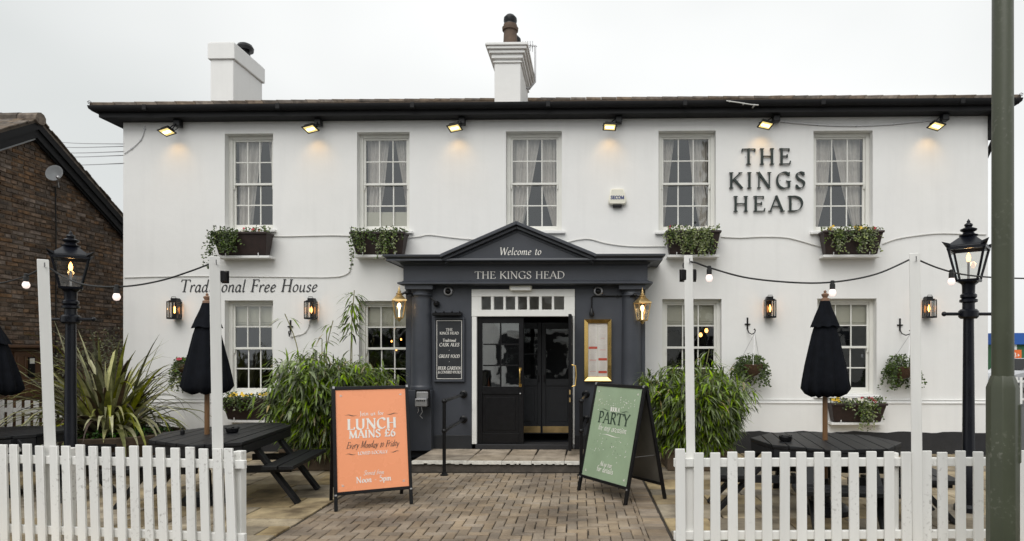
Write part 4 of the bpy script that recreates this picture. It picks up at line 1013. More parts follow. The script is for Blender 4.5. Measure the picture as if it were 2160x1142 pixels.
# brass menu case
o = PW + .002; u, v = fw(1261, 739, o); t = on_wall('menu_case', 'brass framed menu case with two paper menus on the porch', 'menu case', u, o, v)
w2, h2 = (U(1289.5, o) - U(1233, o))/2, (V(1261, 675, o) - V(1261, 804, o))/2
m = MB(); fwd = .058
def bevframe(m, w2, h2, fwd, y0, y1):
    O = [(-w2,-h2),(w2,-h2),(w2,h2),(-w2,h2)]; I = [(-w2+fwd,-h2+fwd),(w2-fwd,-h2+fwd),(w2-fwd,h2-fwd),(-w2+fwd,h2-fwd)]
    for k in range(4):
        j = (k+1) % 4
        m.quad((O[k][0],y1,O[k][1]),(O[j][0],y1,O[j][1]),(I[j][0],y0,I[j][1]),(I[k][0],y0,I[k][1]))
        m.quad((O[k][0],0,O[k][1]),(O[j][0],0,O[j][1]),(O[j][0],y1,O[j][1]),(O[k][0],y1,O[k][1]))
        m.quad((I[k][0],y0,I[k][1]),(I[j][0],y0,I[j][1]),(I[j][0],-.02,I[j][1]),(I[k][0],-.02,I[k][1]))
bevframe(m, w2, h2, fwd, -.05, -.075); m.build('frame', M['brass'], t, smooth=0)
m = MB(); m.box(-w2+.02, w2-.02, -.018, -.002, -h2+.02, h2-.02); m.build('back_panel', M['cream'], t)
for k, (xa, xb) in enumerate(((-w2+.062, -.004), (.004, w2-.062))):
    m = MB(); m.box(xa, xb, -.024, -.019, -h2+.065, h2-.065); sh = m.build('menu', M['paper'], t)
    m = MB(); m.mi = 0
    zz = h2 - .10; q = 0
    while zz > -h2 + .09:
        q += 1
        wd_ = (xb-xa)*rnd.uniform(.4, .8); m.mi = 1 if rnd.random() < .06 else 0
        m.box((xa+xb)/2 - wd_/2, (xa+xb)/2 + wd_/2, -.0262, -.0242, zz, zz+.004); zz -= .014
    m.mi = 1
    for pz in ((.02,) if k == 0 else (-.16, -.36)): m.box(xa+.006, xb-.006, -.0275, -.0265, pz, pz + .035)
    m.build('print', [M['ink_grey'] if False else mat('pale_grey_print', (.72, .67, .64), .6), M['red']], sh, smooth=0)
m = MB(); m.quad((-w2+.05,-.05,-h2+.05),(w2-.05,-.05,-h2+.05),(w2-.05,-.05,h2-.05),(-w2+.05,-.05,h2-.05)); m.build('pane', M['lampglass'], t, smooth=0)
u2, v2 = fw(1248, 655, o); t = on_wall('conduit_drop', 'black conduit elbow running down to the brass menu case', 'conduit', u2, o, v2)
m = MB(); z1 = V(1248, 625, o) - v2; m.tube([(0,-.02,-.06),(0,-.02,z1-.02),(.02,-.02,z1),(U(1330, o)-u2, -.02, z1)], .011, 8); m.lathe([(.035,-.09),(.04,-.04),(.02,.0),(.012,.03)], (0,-.03,0), 12)
for x in (.2, .4): m.box(x-.012, x+.012, -.035, 0, z1-.018, z1+.018)
m.build('conduit', M['black'], t)
u2, v2 = fw(922, 640, o); t = on_wall('conduit_bend', 'black curved conduit above the strip lamp of the porch notice', 'conduit', u2, o, v2)
m = MB(); m.tube([(-.16,-.02,.09),(-.08,-.03,.075),(-.02,-.03,.02),(0,-.03,-.01)], .010, 8); m.lathe([(.02,-.06),(.045,-.035),(.05,.0),(.03,.03)], (.0,-.04,0), 12)
m.build('conduit', M['black'], t)

# round silver sensors
for px, lb in ((946, 'round silver camera on the porch above the black framed notice'), (1262, 'round silver camera on the porch above the brass menu case')):
    u, v = fw(px, 615, o); t = on_wall('dome_camera', lb, 'camera', u, o, v, 'round cameras on the porch'); RX = Matrix.Rotation(R(90), 3, 'X')
    m = MB(); m.lathe([(.074,-.0),(.074,.02),(.066,.035),(.048,.04),(.048,.03)], (0,0,0), 22, mtx=RX); m.build('ring', M['steel'], t)
    m = MB(); m.lathe([(.047,.03),(.045,.045),(.032,.062),(.015,.07),(.001,.072)], (0,0,0), 18, mtx=RX); m.build('lens', M['black'], t)
u, v = fw(1098, 609, PW+.1); t = on_wall('door_light', 'cream plastic light unit above the white door frame', 'lamp', u, PW+.002, v)
m = MB(); m.prism_y([(-.17,-.035),(.17,-.035),(.175,.05),(-.175,.05)], -.11, 0); m.build('casing', M['cream'], t, bevel=.01)
m = MB(); m.box(-.15,.15,-.12,-.108,-.03,.02); m.build('diffuser', M['trim'], t, bevel=.004)

# cigarette bin on the column's base
o = PW + .26; u, v = fw(893, 840, o); t = on_wall('cigarette_bin', 'small steel cigarette bin on the porch column base', 'ash bin', u, o, v)
m = MB(); m.box(-.11,.11,-.05,0,-.13,.13); m.build('back_plate', M['black'], t, bevel=.006)
m = MB(); m.box(-.09,.09,-.15,-.05,-.12,.0); m.box(-.09,.09,-.07,-.05,0,.1); m.build('tray', M['steel'], t, bevel=.008)
m = MB()
for i in range(5): m.lathe([(.011,-.002),(.011,.004),(.001,.0045)], (-.055+.028*i, -.149-.003, -.03), 8, mtx=Matrix.Rotation(R(90), 3, 'X'))
m.build('hole', M['black'], t)
m = MB(); m.tube([(.0,-.12,-.12),(.02,-.13,-.2),(-.02,-.12,-.26),(.02,-.12,-.30)], .005, 6); m.tube([(-.05,-.12,-.12),(-.04,-.13,-.19),(-.06,-.12,-.22)], .004, 6); m.build('wire', M['steel'], t)

# handrails beside the step
def handrail(lb, pxp, pxw, flip):
    f_ = ground(pxp, 1003); oo = PW
    t = thing('handrail', lb, 'handrail', (f_.x, f_.y, 0), -YAW, 'handrails beside the step')
    uw, vw = fw(pxw, 832, PW); pw = wall_loc(uw, PW, 0); d = Matrix.Rotation(YAW, 3, 'Z') @ (pw - Vector((f_.x, f_.y, 0)))
    z1 = 1.00; z2 = .60; zw1 = V(pxw, 832, PW); zw2 = V(pxw, 885, PW)
    m = MB(); m.tube([(0,0,0),(0,0,z1)], .024, 12); m.lathe([(.055,0),(.055,.012),(.035,.02),(.03,.05)], (0,0,0), 14); m.build('post', M['black'], t)
    for za, zb in ((z1, zw1), (z2, zw2)):
        m = MB(); m.tube([(0,0,za),(d.x*.35,d.y*.35,za+(zb-za)*.35),(d.x,d.y-.01,zb)], .022, 12)
        m.ball((0,0,za), .037); m.lathe([(.062,-.0),(.062,.012),(.04,.025),(.03,.06)], (d.x,d.y,zb), 16, mtx=Matrix.Rotation(R(90), 3, 'X'))
        m.build('rail', M['black'], t)
handrail('black tubular handrail beside the orange board', 937, 978, False)
handrail('black tubular handrail half hidden behind the green board', 1226, 1236, True)

# ---------------- window boxes and baskets with their plants
def leaf_quad(mb, p, d, n, l, w_):
    d = d.normalized(); s = d.cross(n).normalized(); 
    mb.add([p, p + d*l*.45 + s*w_/2 + n*.1*l, p + d*l, p + d*l*.45 - s*w_/2 + n*.1*l], [(0,1,2,3)])
def rv(a=1.0): return Vector((rnd.uniform(-a,a), rnd.uniform(-a,a), rnd.uniform(-a,a)))
def strand(mb, p, ln, out=(0,-1), leaf=.035, dens=60):
    q = Vector(p); n = max(3, int(ln*dens)); sway = rnd.uniform(-.12, .12)
    for i in range(n):
        q = q + Vector((sway/n + rnd.uniform(-.008,.008), rnd.uniform(-.004,.004), -ln/n))
        d = Vector((rnd.uniform(-1,1), rnd.uniform(-1,.2), rnd.uniform(-.9,.4))); leaf_quad(mb, q + rv(.012), d, Vector((rnd.uniform(-.5,.5),-1,rnd.uniform(-.2,.6))).normalized(), leaf*rnd.uniform(.6,1.25), leaf*rnd.uniform(.5,.9))
def flower(mb, p, r):
    n = Vector((rnd.uniform(-.4,.4), -1, rnd.uniform(.0,.7))).normalized(); a = n.orthogonal().normalized(); b = n.cross(a); ph = rnd.random()*6
    for k in range(5):
        d = a*math.cos(ph+k*1.2566) + b*math.sin(ph+k*1.2566); leaf_quad(mb, Vector(p), d, n, r, r*.95)
WB = 'dark brown window boxes'
def window_box(px0, px1, pt, pb, lb, trails, flowers, pale, low=0.0):
    o = .06; ot = .30
    ua, ub = U(px0, ot*.8), U(px1, ot*.8); v1 = V((px0+px1)/2, pt, ot); v0 = V((px0+px1)/2, pb, .2)
    uc = (ua+ub)/2; hw = (ub-ua)/2; h = v1 - v0
    t = on_wall('window_box', lb, 'window box', uc, o, v0, WB)
    m = MB(); B = hw - .065
    lo = [(-B,-.15,0),(B,-.15,0),(B,0,0),(-B,0,0)]; hi = [(-hw,-.24,h),(hw,-.24,h),(hw,0,h),(-hw,0,h)]; m.hexa(lo, hi)
    m.box(-hw-.01, hw+.01, -.255, -.235, h-.03, h+.006); m.box(-hw-.01, -hw+.012, -.235, -.0, h-.03, h+.006); m.box(hw-.012, hw+.01, -.235, 0, h-.03, h+.006)
    m.build('trough', M['box_brown'], t, bevel=.005)
    m = MB(); m.box(-B-.04, B+.06, -.15, o, -.05, -.012)
    for x in (-B*.7, B*.7): m.tube([(x, -.12, -.02),(x,-.15,-.03),(x,-.155,.03)], .008, 6)
    m.build('shelf', M['wall'], t, bevel=.005)
    m = MB(); m2 = MB()
    for _ in range(int(380*hw*2)):
        x = rnd.uniform(-hw, hw); dens = .5 + .5*math.sin(x*9 + px0)
        p = Vector((x, rnd.uniform(-.25,-.03), h + rnd.uniform(-.02, .05 + .05*dens)))
        leaf_quad(m if rnd.random() > pale*.6 else m2, p, rv() + Vector((0,-.2,.25)), (rv(.5) + Vector((0,-1,.4))).normalized(), rnd.uniform(.025,.05), rnd.uniform(.018,.034))
    for (x, wd, ln, n) in trails:
        for _ in range(n):
            strand(m if rnd.random() > pale else m2, (hw*x + rnd.gauss(0, wd), -.245 - rnd.uniform(0,.03), h+.03), ln*rnd.uniform(.35, 1.1), leaf=.042, dens=50)
    m.build('ivy', M['ivy'], t, smooth=0); m2.build('pale_leaves', M['ivy_pale'], t, smooth=0)
    for c, x, n, sp in flowers:
        for _ in range(n):
            q = MB(); flower(q, (hw*x + rnd.gauss(0, sp), rnd.uniform(-.22,-.08), h + rnd.uniform(.03,.09)), rnd.uniform(.02,.034)); q.build('flower', M[c], t, smooth=0)
window_box(451, 566, 490, 538, 'brown window box below the first upper window, ivy trailing past its end', [(-.55,.10,.36,34),(-.9,.04,.62,7),(-.2,.06,.3,12)], [('whitep',.15,7,.07),('pink',.5,3,.05),('pink',-.1,1,.05)], .15)
window_box(741, 855, 490, 536, 'brown window box touching the porch cornice with two tufts of ivy', [(-.5,.10,.34,15),(.35,.05,.42,17),(-.75,.03,.62,6),(.62,.04,.15,8)], [('whitep',.4,3,.05)], .25)
window_box(1405, 1519, 487, 536, 'brown window box beside the tall post below the fourth upper window', [(-.6,.10,.28,20),(.1,.09,.38,26),(.45,.06,.40,22),(-.2,.06,.40,14)], [('pink',-.85,2,.02),('whitep',-.3,5,.12),('whitep',.4,3,.1)], .65)
window_box(1735, 1861, 487, 536, 'brown window box with yellow flowers below the last upper window', [(-.45,.08,.35,22),(.35,.07,.36,26),(.0,.10,.2,16)], [('yellow',-.72,6,.03),('yellow',.28,12,.05),('pink',.72,3,.03)], .5)
window_box(470, 578, 841, 885, 'low brown window box behind the bamboo with yellow flowers', [(-.2,.12,.22,26),(-.6,.06,.15,10)], [('yellow',-.55,7,.05),('yellow',-.2,9,.06),('yellow',.5,9,.06)], .2)
window_box(1752, 1868, 852, 890, 'low brown window box beside the closed parasol with red and white flowers', [(.25,.06,.42,22),(-.2,.08,.12,10)], [('yellow',-.75,7,.04),('whitep',-.3,7,.10),('pink',.15,3,.03),('pink',.6,6,.05),('whitep',.35,3,.1)], .45)

HB = 'hanging baskets of ivy'
def hook(px, py, lb, flip=1):
    u, v = fw(px, py, .02); t = on_wall('basket_hook', lb, 'hook', u, 0.002, v, 'iron basket hooks on the wall')
    m = MB(); m.box(-.012,.012,-.014,0,-.06,.14); m.box(-.045,.045,-.018,-.001,.02,.04)
    m.tube([(0,-.012,-.05),(.01*flip,-.05,-.11),(.04*flip,-.13,-.14),(.07*flip,-.2,-.12),(.075*flip,-.225,-.08),(.07*flip,-.21,-.055),(.06*flip,-.195,-.07)], .009, 7)
    m.build('bracket_arm', M['black'], t); return u + .07*flip, v - .12
def basket(px, py, lb, hx, hz, r, crown, seedtr):
    o = .21; u, v = fw(px, py, o); t = on_wall('hanging_basket', lb, 'hanging basket', u, o, v, HB)
    m = MB(); m.lathe([(.02,-r*.95),(r*.5,-r*.82),(r*.85,-r*.45),(r,0),(r*.97,.01)], (0,0,0), 18); m.build('liner', M['coir'], t)
    if hx is not None:
        m = MB(); d = Vector((hx-u, 0, hz-v))
        for k in range(3): m.tube([(r*math.cos(k*2.09+.5), r*math.sin(k*2.09+.5), 0), d], .0035, 5)
        m.build('chain', M['steel'], t)
    m = MB()
    for _ in range(420):
        a = rnd.random()*6.283; q = r*math.sqrt(rnd.random())*1.05; zz = rnd.random()**1.5*crown*(1-.4*q/r)
        leaf_quad(m, Vector((q*math.cos(a), q*math.sin(a), zz)), rv()+Vector((math.cos(a)*.4, math.sin(a)*.4,.2)), (rv(.5)+Vector((0,-.7,.6))).normalized(), rnd.uniform(.03,.06), rnd.uniform(.022,.04))
    for _ in range(95):
        a = rnd.random()*6.283
        if -2.3 < a - 6.283 < -.8 and rnd.random() < .93: continue
        strand(m, (r*1.07*math.cos(a), r*1.07*math.sin(a), .03), seedtr*rnd.uniform(.3,1.15), leaf=.045, dens=48)
    m.build('ivy', M['ivy'], t, smooth=0); return t
hx, hz = hook(1577, 688, 'black iron hook above the middle hanging basket')
basket(1583, 770, 'hanging basket of ivy on the open wall beside the closed parasol', hx, hz, .205, .20, .34)
hx, hz = hook(1899, 690, 'black iron hook beside the end post')
tb_ = basket(1903, 775, 'hanging basket partly behind the tall post beside the last window', hx, hz, .20, .26, .34)
hook(612, 693, 'bare black iron hook beside the lower window', 1)
tb_ = basket(392, 770, 'hanging basket mostly hidden behind a closed parasol', None, None, .15, .14, .42)
for _ in range(4): m = MB(); flower(m, (-.02 + rnd.gauss(0,.02), -.16, .10), .03); m.build('flower', M['pink'], tb_, smooth=0)

# cables clipped along the wall
def wire(lb, pts, r, o, name='wall_cable', m_='cable_w', group='cables clipped to the wall'):
    uv = [fw(px, py, o) for px, py in pts]; P = [(u, -o, v) for u, v in uv]
    c = _smooth3(P); t = on_wall(name, lb, 'cable', 0, 0, 0, group)
    t.location = FO
    m = MB(); m.tube(c, r, 6); m.build('cable', M[m_], t)
    m = MB()
    for k in range(2, len(c)-1, 6): m.box(c[k].x-.012, c[k].x+.012, -o-.008, 0, c[k].z-.009, c[k].z+.009)
    m.build('clip', M[m_], t)
def _smooth3(P, k=6):
    P = [Vector(p) for p in P]; n = len(P); o = []
    for i in range(n-1):
        a, b, c, d = P[max(i-1,0)], P[i], P[i+1], P[min(i+2,n-1)]
        for j in range(k):
            t = j/k; o.append(0.5*((2*b)+(c-a)*t+(2*a-5*b+4*c-d)*t*t+(3*b-a-3*c+d)*t**3))
    o.append(P[-1]); return o
wire('white cable sagging between the first two upper window boxes', [(566,498),(600,499),(650,498),(700,497),(742,498)], .009, .012)
wire('white cable dipping from a window box over the porch gable', [(856,502),(880,500),(905,496),(940,500),(975,504),(1010,506)], .008, .012)
wire('white cable running from the porch gable to the fourth window box', [(1195,512),(1220,506),(1245,505),(1280,514),(1330,520),(1404,520)], .009, .012)
wire('white cable drooping between the last two upper window boxes', [(1521,500),(1560,502),(1610,500),(1660,502),(1700,512),(1734,522)], .009, .012)
wire('white cable rising from the last window box to the end of the wall', [(1862,515),(1890,505),(1930,498),(1980,493),(2030,494),(2080,495)], .009, .012)
wire('long white cable above the painted words turning up to a window box', [(262,586),(340,584),(420,583),(520,584),(620,585),(700,585),(732,578),(740,560),(741,530)], .008, .012)
wire('grey cable looping down from the eaves at the end of the wall', [(306,266),(300,290),(285,308),(262,325)], .006, .012, m_='steel')
wire('thin dark cable from the last floodlight along under the eaves', [(1640,256),(1700,262),(1780,266),(1860,264),(1930,258),(1970,254)], .007, .02, m_='steel')
wire('black cable stub poking up beside the octagonal table', [(1600,893),(1612,893),(1617,900),(1614,920)], .009, .03, m_='cable_b')

wire('thin cable looping from the bare hook up to a wall lantern', [(612,712),(626,708),(640,704),(650,692),(654,676)], .006, .012)
wire('short grey cable lying on the roof edge above the pub name', [(1532,213),(1560,217),(1585,221),(1600,222)], .010, .36)
# overhead wires from the brick house to the pub
for k, (ya, yb_) in enumerate(((290, 304), (303, 309), (315, 320), (324, 328), (341, 345))):
    a = at(60, ya, 17.0); uu, vv = fw(262, yb_, 0); b = wall_loc(uu, 0.0, vv)
    t = thing('overhead_wire', ['topmost thin wire strung from the brick house to the pub', 'second thin wire from the top between brick house and pub', 'third thin wire down between brick house and pub', 'fourth thin wire down between brick house and pub', 'lowest thin wire strung from the brick house to the pub'][k], 'wire', (0,0,0), 0, 'wires between house and pub')
    m = MB(); mid = (a+b)/2 - Vector((0,0,.06)); m.tube(_smooth3([a, mid, b]), .009, 5); m.build('wire', M['steel'], t)

# ============================================================ BRICK HOUSE beside the pub
HX = -9.3                                               # the gable wall stands across the view: it runs back along y at this x
house = thing('brick_house', 'old dark brown brick house with a tiled gable beyond the pub', 'house', (HX, 0, 0), R(90))
def hp(px, py):                                         # (distance back, height) of a pixel on that wall
    d = HX*F/(px-CX); return d, H-(py-HY)*d/F
apx, apz = hp(62, 266); rxe, rze = hp(264, 492); k_ = (apz-rze)/(rxe-apx); rxe, rze = rxe + .9, rze - .9*k_
lxe = apx - 4.2; lze = apz - 4.2*k_
def rake_z(x): return apz + (rze-apz)*(x-apx)/(rxe-apx) if x > apx else apz + (lze-apz)*(x-apx)/(lxe-apx)
m = MB(); m.prism_y([(lxe, -.1), (rxe, -.1), (rxe, rze-.05), (apx, apz-.05), (lxe, lze-.05)], 0.012, 7.5)
m.build('wall', M['mortar'], house, smooth=0)
bl = []; z = 0.0; row = 0
while z < apz:
    x = lxe + .05 + (0.1125 if row % 2 else 0)
    while x < rxe - .1:
        L_ = .215 if row % 4 != 3 else .102; x1 = x + L_
        if z + .065 < min(rake_z(x), rake_z(x1)) - .02: bl.append((x, x1, z, z+.065))
        x = x1 + .010
    z += .075; row += 1
def shown(r):
    d, cz = (r[0]+r[1])/2, (r[2]+r[3])/2; px, py = CX + F*HX/d, HY - F*(cz-H)/d
    return 0 < px < 262 and py < 735
vis = [r for r in bl if shown(r)]; rnd.shuffle(vis); vis.sort(key=lambda r: -(r[1]-r[0])/(r[0]+r[1]))
ind = set(vis[:290]); fm = MB()
for r in bl:
    y = rnd.uniform(-.010, .008); c = .008
    x0, x1, z0, z1 = r; j = lambda: rnd.uniform(-.005, .005)
    vs = [(x0+j(),y+.03,z0),(x1+j(),y+.03,z0),(x1+j(),y+.03,z1),(x0+j(),y+.03,z1),(x0+c+j(),y-.004,z0+c+j()),(x1-c+j(),y-.004+j(),z0+c+j()),(x1-c+j(),y-.004,z1-c+j()),(x0+c+j(),y-.004+j(),z1-c+j())]
    fs = [(4,5,6,7),(0,1,5,4),(1,2,6,5),(2,3,7,6),(3,0,4,7)]
    if r in ind: q = MB(); q.add(vs, fs); q.build('brick', M['brick'], house, smooth=0)
    else: fm.add(vs, fs)
fm.build('brickwork', M['brick'], house, smooth=0, kind='stuff')
rh = None; vt = MB()
for xe, ze in ((rxe, rze), (lxe, lze)):
    s_ = 1 if xe > apx else -1
    d = Vector((xe-apx, ze-apz)).normalized(); n = Vector((-d.y, d.x)); n = n if n.y > 0 else -n
    E = Vector((xe, ze)) + d*.4; A = Vector((apx, apz))
    def slab(m, k0, k1, y0, y1):
        p = [(apx, apz + k0/n.y), (E.x + n.x*k0, E.y + n.y*k0), (E.x + n.x*k1, E.y + n.y*k1), (apx, apz + k1/n.y)]
        if s_ < 0: p = [p[1], p[0], p[3], p[2]]
        m.prism_y(p, y0, y1)
    m = MB(); slab(m, .06, .10, -.16, 7.5); rh = m.build('roof', M['tile'], house, smooth=0)
    m = MB(); slab(m, -.17, .055, -.13, -.09); slab(m, -.05, .058, -.16, -.132); m.build('barge_board', M['eave'], house, smooth=0)
    m = MB(); slab(m, -.20, -.172, -.10, -.07); m.build('barge_lining', M['lead'] if s_ < 0 else M['eave'], house, smooth=0)
    A3, B3 = Vector((apx, 0, apz)), Vector((E.x, 0, E.y)); dd_ = (B3-A3).normalized(); n3 = Vector((n.x, 0, n.y)); k = int((B3-A3).length/.10)
    for i in range(k):
        for r_ in range(30 if s_ < 0 else 4):
            p = A3 + dd_*(i*.10) + n3*(.10+rnd.uniform(0,.014)); yb = -.19 + r_*.17; q = p + dd_*.13 - n3*.004; jx = Vector((0, rnd.uniform(-.01,.01), 0))
            lo = [p + Vector((0,yb,0))+jx, q + Vector((0,yb,0))+jx, q + Vector((0,yb+.165,0))+jx, p + Vector((0,yb+.165,0))+jx]
            vt.hexa(lo, [v + n3*.015 for v in lo])
vt.build('roof_tile', M['tile'], house, smooth=0, recalc=True, kind='stuff')
m = MB()
for i in range(22): m.tube([(apx, -.2+i*.33, apz+.12), (apx, -.2+i*.33+.325, apz+.115)], [.105, .10], 10)
m.build('ridge_tile', M['tile'], rh, kind='stuff')
x0, zt_ = hp(20, 742); x1, _ = hp(90, 742)
m = MB(); m.box(x0-.06, x1+.06, -.05, .0, 0, zt_+.06); m.box(x0-.3, x1+.12, -.22, .0, zt_+.06, zt_+.11); m.build('door_surround', M['oak'], house, bevel=.01)
for a, b in ((x0, (x0+x1)/2-.004), ((x0+x1)/2+.004, x1)):
    m = MB(); m.box(a, b, -.09, -.048, .02, zt_)
    wd = b-a
    for r_ in range(4):
        za = .12 + r_*(zt_-.1)/4
        m.box(a+.04, a+wd/2-.02, -.105, -.088, za, za+(zt_-.1)/4-.09); m.box(a+wd/2+.02, b-.04, -.105, -.088, za, za+(zt_-.1)/4-.09)
    dd = m.build('door', M['oak'], house, bevel=.008)
m = MB(); xx, zz = hp(52, 775); m.box(xx-.06, xx+.06, -.125, -.107, zz-.17, zz+.17); lp_ = m.build('letter_plate', M['black'], dd)
m = MB(); m.box(xx-.045, xx+.045, -.130, -.1255, zz+.06, zz+.15); m.build('notice', M['ink_white'], house)
# satellite dish and its cable
dd_, dz = hp(101, 373); t = thing('satellite_dish', 'pale grey satellite dish high on the brown brick gable', 'satellite dish', (HX, dd_, dz))
m = MB(); prof = [(.001, .0)] + [(.19*k/5, .06*(k/5)**2) for k in range(1, 6)]
D = Vector((.30, -.92, .35)).to_track_quat('Z', 'Y').to_matrix()
m.lathe(prof + [(.19, .068)] + [(.185*k/5, .008+.06*(k/5)**2) for k in range(5, 0, -1)], (.22, -.1, 0), 24, mtx=D @ Matrix.Diagonal((.66, .82, 1))); m.build('dish', M['dish'], t, smooth=60)
m = MB(); m.tube([(0,.12,-.14),(.12,.08,-.16),(.2,-.06,-.03)], .016, 8); m.tube([(.2,-.05,-.15),(.42,-.3,-.17),(.47,-.36,-.12)], .01, 6); m.ball((.47,-.36,-.11), .03); m.build('bracket', M['steel'], t)
m = MB(); m.tube([(.018,.14,-.15),(.02,.15,-.9),(.02,.148,-2.0),(.02,.15,-dz+.5)], .010, 6); m.build('cable', M['cable_b'], t)

# ============================================================ STREET LAMPS AND POSTS
def lamp_post(base, lb, ht, turn):
    t = thing('lamp_post', lb, 'lamp post', (base.x, base.y, 0), R(turn), 'old fashioned black lamp posts')
    zl = ht - .62                                       # underside of the lantern
    m = MB(); m.lathe([(.14,0),(.14,.05),(.11,.08),(.10,.5),(.070,.56),(.060,.60),(.050,zl-.36),(.075,zl-.35),(.08,zl-.32),(.06,zl-.30),(.058,zl-.22),(.085,zl-.21),(.085,zl-.185),(.062,zl-.175),(.078,zl-.16),(.078,zl-.135),(.06,zl-.12),(.062,zl-.04),(.07,zl)], (0,0,0), 20)
    m.build('pole', M['lampblue'], t)
    m = MB(); zb = zl - .335
    m.tube([(-.25,0,zb),(.25,0,zb)], [.017]*2, 10); m.ball((-.255,0,zb), .026); m.ball((.255,0,zb), .026); m.lathe([(.075,zb-.05),(.095,zb-.03),(.095,zb+.03),(.075,zb+.05)], (0,0,0), 16)
    la = m.build('ladder_bar', M['lampblue'], t); la.rotation_euler = (0, 0, R(-turn))
    sq = lambda r, z: [(.80*r*math.cos(R(45+90*k)), .80*r*math.sin(R(45+90*k)), z) for k in range(4)]
    m = MB(); m.hexa(sq(.185, zl), sq(.195, zl+.025)); m.hexa(sq(.10, zl-.03), sq(.15, zl))
    for p, q in zip(sq(.165, zl+.02), sq(.285, zl+.345)): m.bar(p, q, .019, .019)
    for z, r in ((zl+.345, .285),):
        c4 = sq(r, z)
        for k in range(4): m.bar(c4[k], c4[(k+1)%4], .028, .028)
    m.build('lantern_frame', M['lampblue'], t, bevel=.002)
    a, b = sq(.168, zl+.03), sq(.277, zl+.335)
    for k in range(4):
        m = MB(); m.quad(a[k], a[(k+1)%4], b[(k+1)%4], b[k]); m.build('pane', M['lampglass'], t, smooth=0)
    m = MB(); lo, hi, h2 = sq(.315, zl+.358), sq(.30, zl+.375), sq(.11, zl+.475)
    m.hexa(lo, hi); m.hexa(sq(.30, zl+.376), h2); m.lathe([(.085,zl+.475),(.09,zl+.49),(.06,zl+.50),(.05,zl+.52),(.075,zl+.535),(.08,zl+.55),(.05,zl+.565),(.03,zl+.575),(.042,zl+.59),(.036,zl+.605),(.015,zl+.62),(.018,zl+.632),(.001,zl+.66)], (0,0,0), 14)
    for k in range(4):
        p = Vector(lo[k]); d = Vector((p.x, p.y, 0)).normalized(); s = Vector((-d.y, d.x, 0))
        m.add([p + s*.03 - d*.03, p - s*.035 - d*.03, p + d*.05 + Vector((0,0,.06)), p + s*.03 - d*.03 + Vector((0,0,.035)), p - s*.03 - d*.03 + Vector((0,0,.035))], [(0,1,2),(0,2,3),(1,4,2),(2,4,3),(0,3,4,1)])
    m.build('lantern_roof', M['lampblue'], t, bevel=.002)
    m = MB(); m.tube([(0,0,zl+.02),(0,0,zl+.21)], .012, 8); m.build('burner', M['steel'], t)
    m = MB(); m.lathe([(.010,zl+.21),(.018,zl+.23),(.021,zl+.255),(.013,zl+.285),(.001,zl+.31)], (0,0,0), 10); m.build('bulb', M['flame'], t)
    lamp('lamp_glow', (0, 0, zl+.27), 1.0, (1, .6, .25), .03, t)
b = ground(149, 1056); lamp_post(b, 'black lamp post with a lit glass lantern in front of the spiky plant', H + (HY-494)*b.y/F, 38)
b = ground(2043, 1078); lamp_post(b, 'black lamp post with a lit glass lantern beside the olive green pole', H + (HY-470)*b.y/F, 50)

gp = at(2115, HY, 4.62); t = thing('green_pole', 'thick olive green steel street pole rising beyond the top of the photo', 'street pole', (gp.x, gp.y, 0))
s_ = F/4.62; z1 = H + (HY-795)/s_; z0 = H + (HY-818)/s_
m = MB(); m.lathe([(.105,0),(.105,z0),(.078,z1),(.074,z1+.01)], (0,0,0), 8, ph=R(12)); m.build('base', M['green_pole'], t, bevel=.004, smooth=20)
m = MB(); m.lathe([(.071,z1),(.070,2.5),(.064,7.2),(.05,7.3)], (0,0,0), 28); m.build('shaft', M['green_pole'], t)
m = MB(); m.box(.04,.098,-.075,-.02,.85,1.30); m.build('hatch', M['green_pole'], t, bevel=.02)

PG = 'tall white posts carrying the bulb strings'
post_top = []
for px, py, d, lb, pt, w_ in ((96, 550, 5.30, 'tall white post beside the black lamp post with the spiky plant', 108, .076), (454, 543, 5.10, 'tall white post in front of the painted words', 460, .078),
                  (1452, 540, 5.12, 'tall white post between the bamboo and the green board', 1457, .070), (1930, 535, 5.10, 'tall white post between two black wall lanterns', 1934, .078)):
    a = at(px, py, d); bt = at(pt, 950, d); lean = (bt.x-a.x)/(a.z-bt.z)
    t = thing('wooden_post', lb, 'post', (a.x + lean*a.z, d, 0), math.atan2(-a.x, d), PG)
    m = MB(); w2 = w_/2; k = lambda z: -lean*z
    m.hexa([(-w2,-w2,0),(w2,-w2,0),(w2,w2,0),(-w2,w2,0)], [(k(a.z)-w2,-w2,a.z),(k(a.z)+w2,-w2,a.z),(k(a.z)+w2,w2,a.z),(k(a.z)-w2,w2,a.z)])
    m.build('post', M['post_white'], t, bevel=.004)
    m = MB(); m.tube([(k(a.z)+w2*.3, -w2, a.z-.06), (k(a.z)+w2*.3, -w2-.03, a.z-.055), (k(a.z)+w2*.3, -w2-.035, a.z-.03)], .005, 6); m.build('hook', M['steel'], t)
    post_top.append((a, t, w2))
for i, off in ((1, (.052,)), (2, (-.045, .047))):
    a, t, w2 = post_top[i]
    for o_ in off:
        z = a.z - .155
        q = thing('black_box', ['small black box fixed to the side of the post in front of the painted words', 'black box fixed to the porch side of the post by the bamboo', 'black box fixed to the far side of the post by the bamboo'][i-1 + (1 if o_ > 0 and i == 2 else 0)], 'box', (a.x + o_ + math.copysign(.012, o_)*(1 if i==1 else -.6), a.y, z))
        m = MB(); m.box(-.022,.022,-.03,.03,-.045,.045); m.build('box_body', M['black'], q, bevel=.008)
        m = MB(); m.box(-.028,.028,.0305,.036,-.05,.05); m.build('back_plate', M['black'], q)

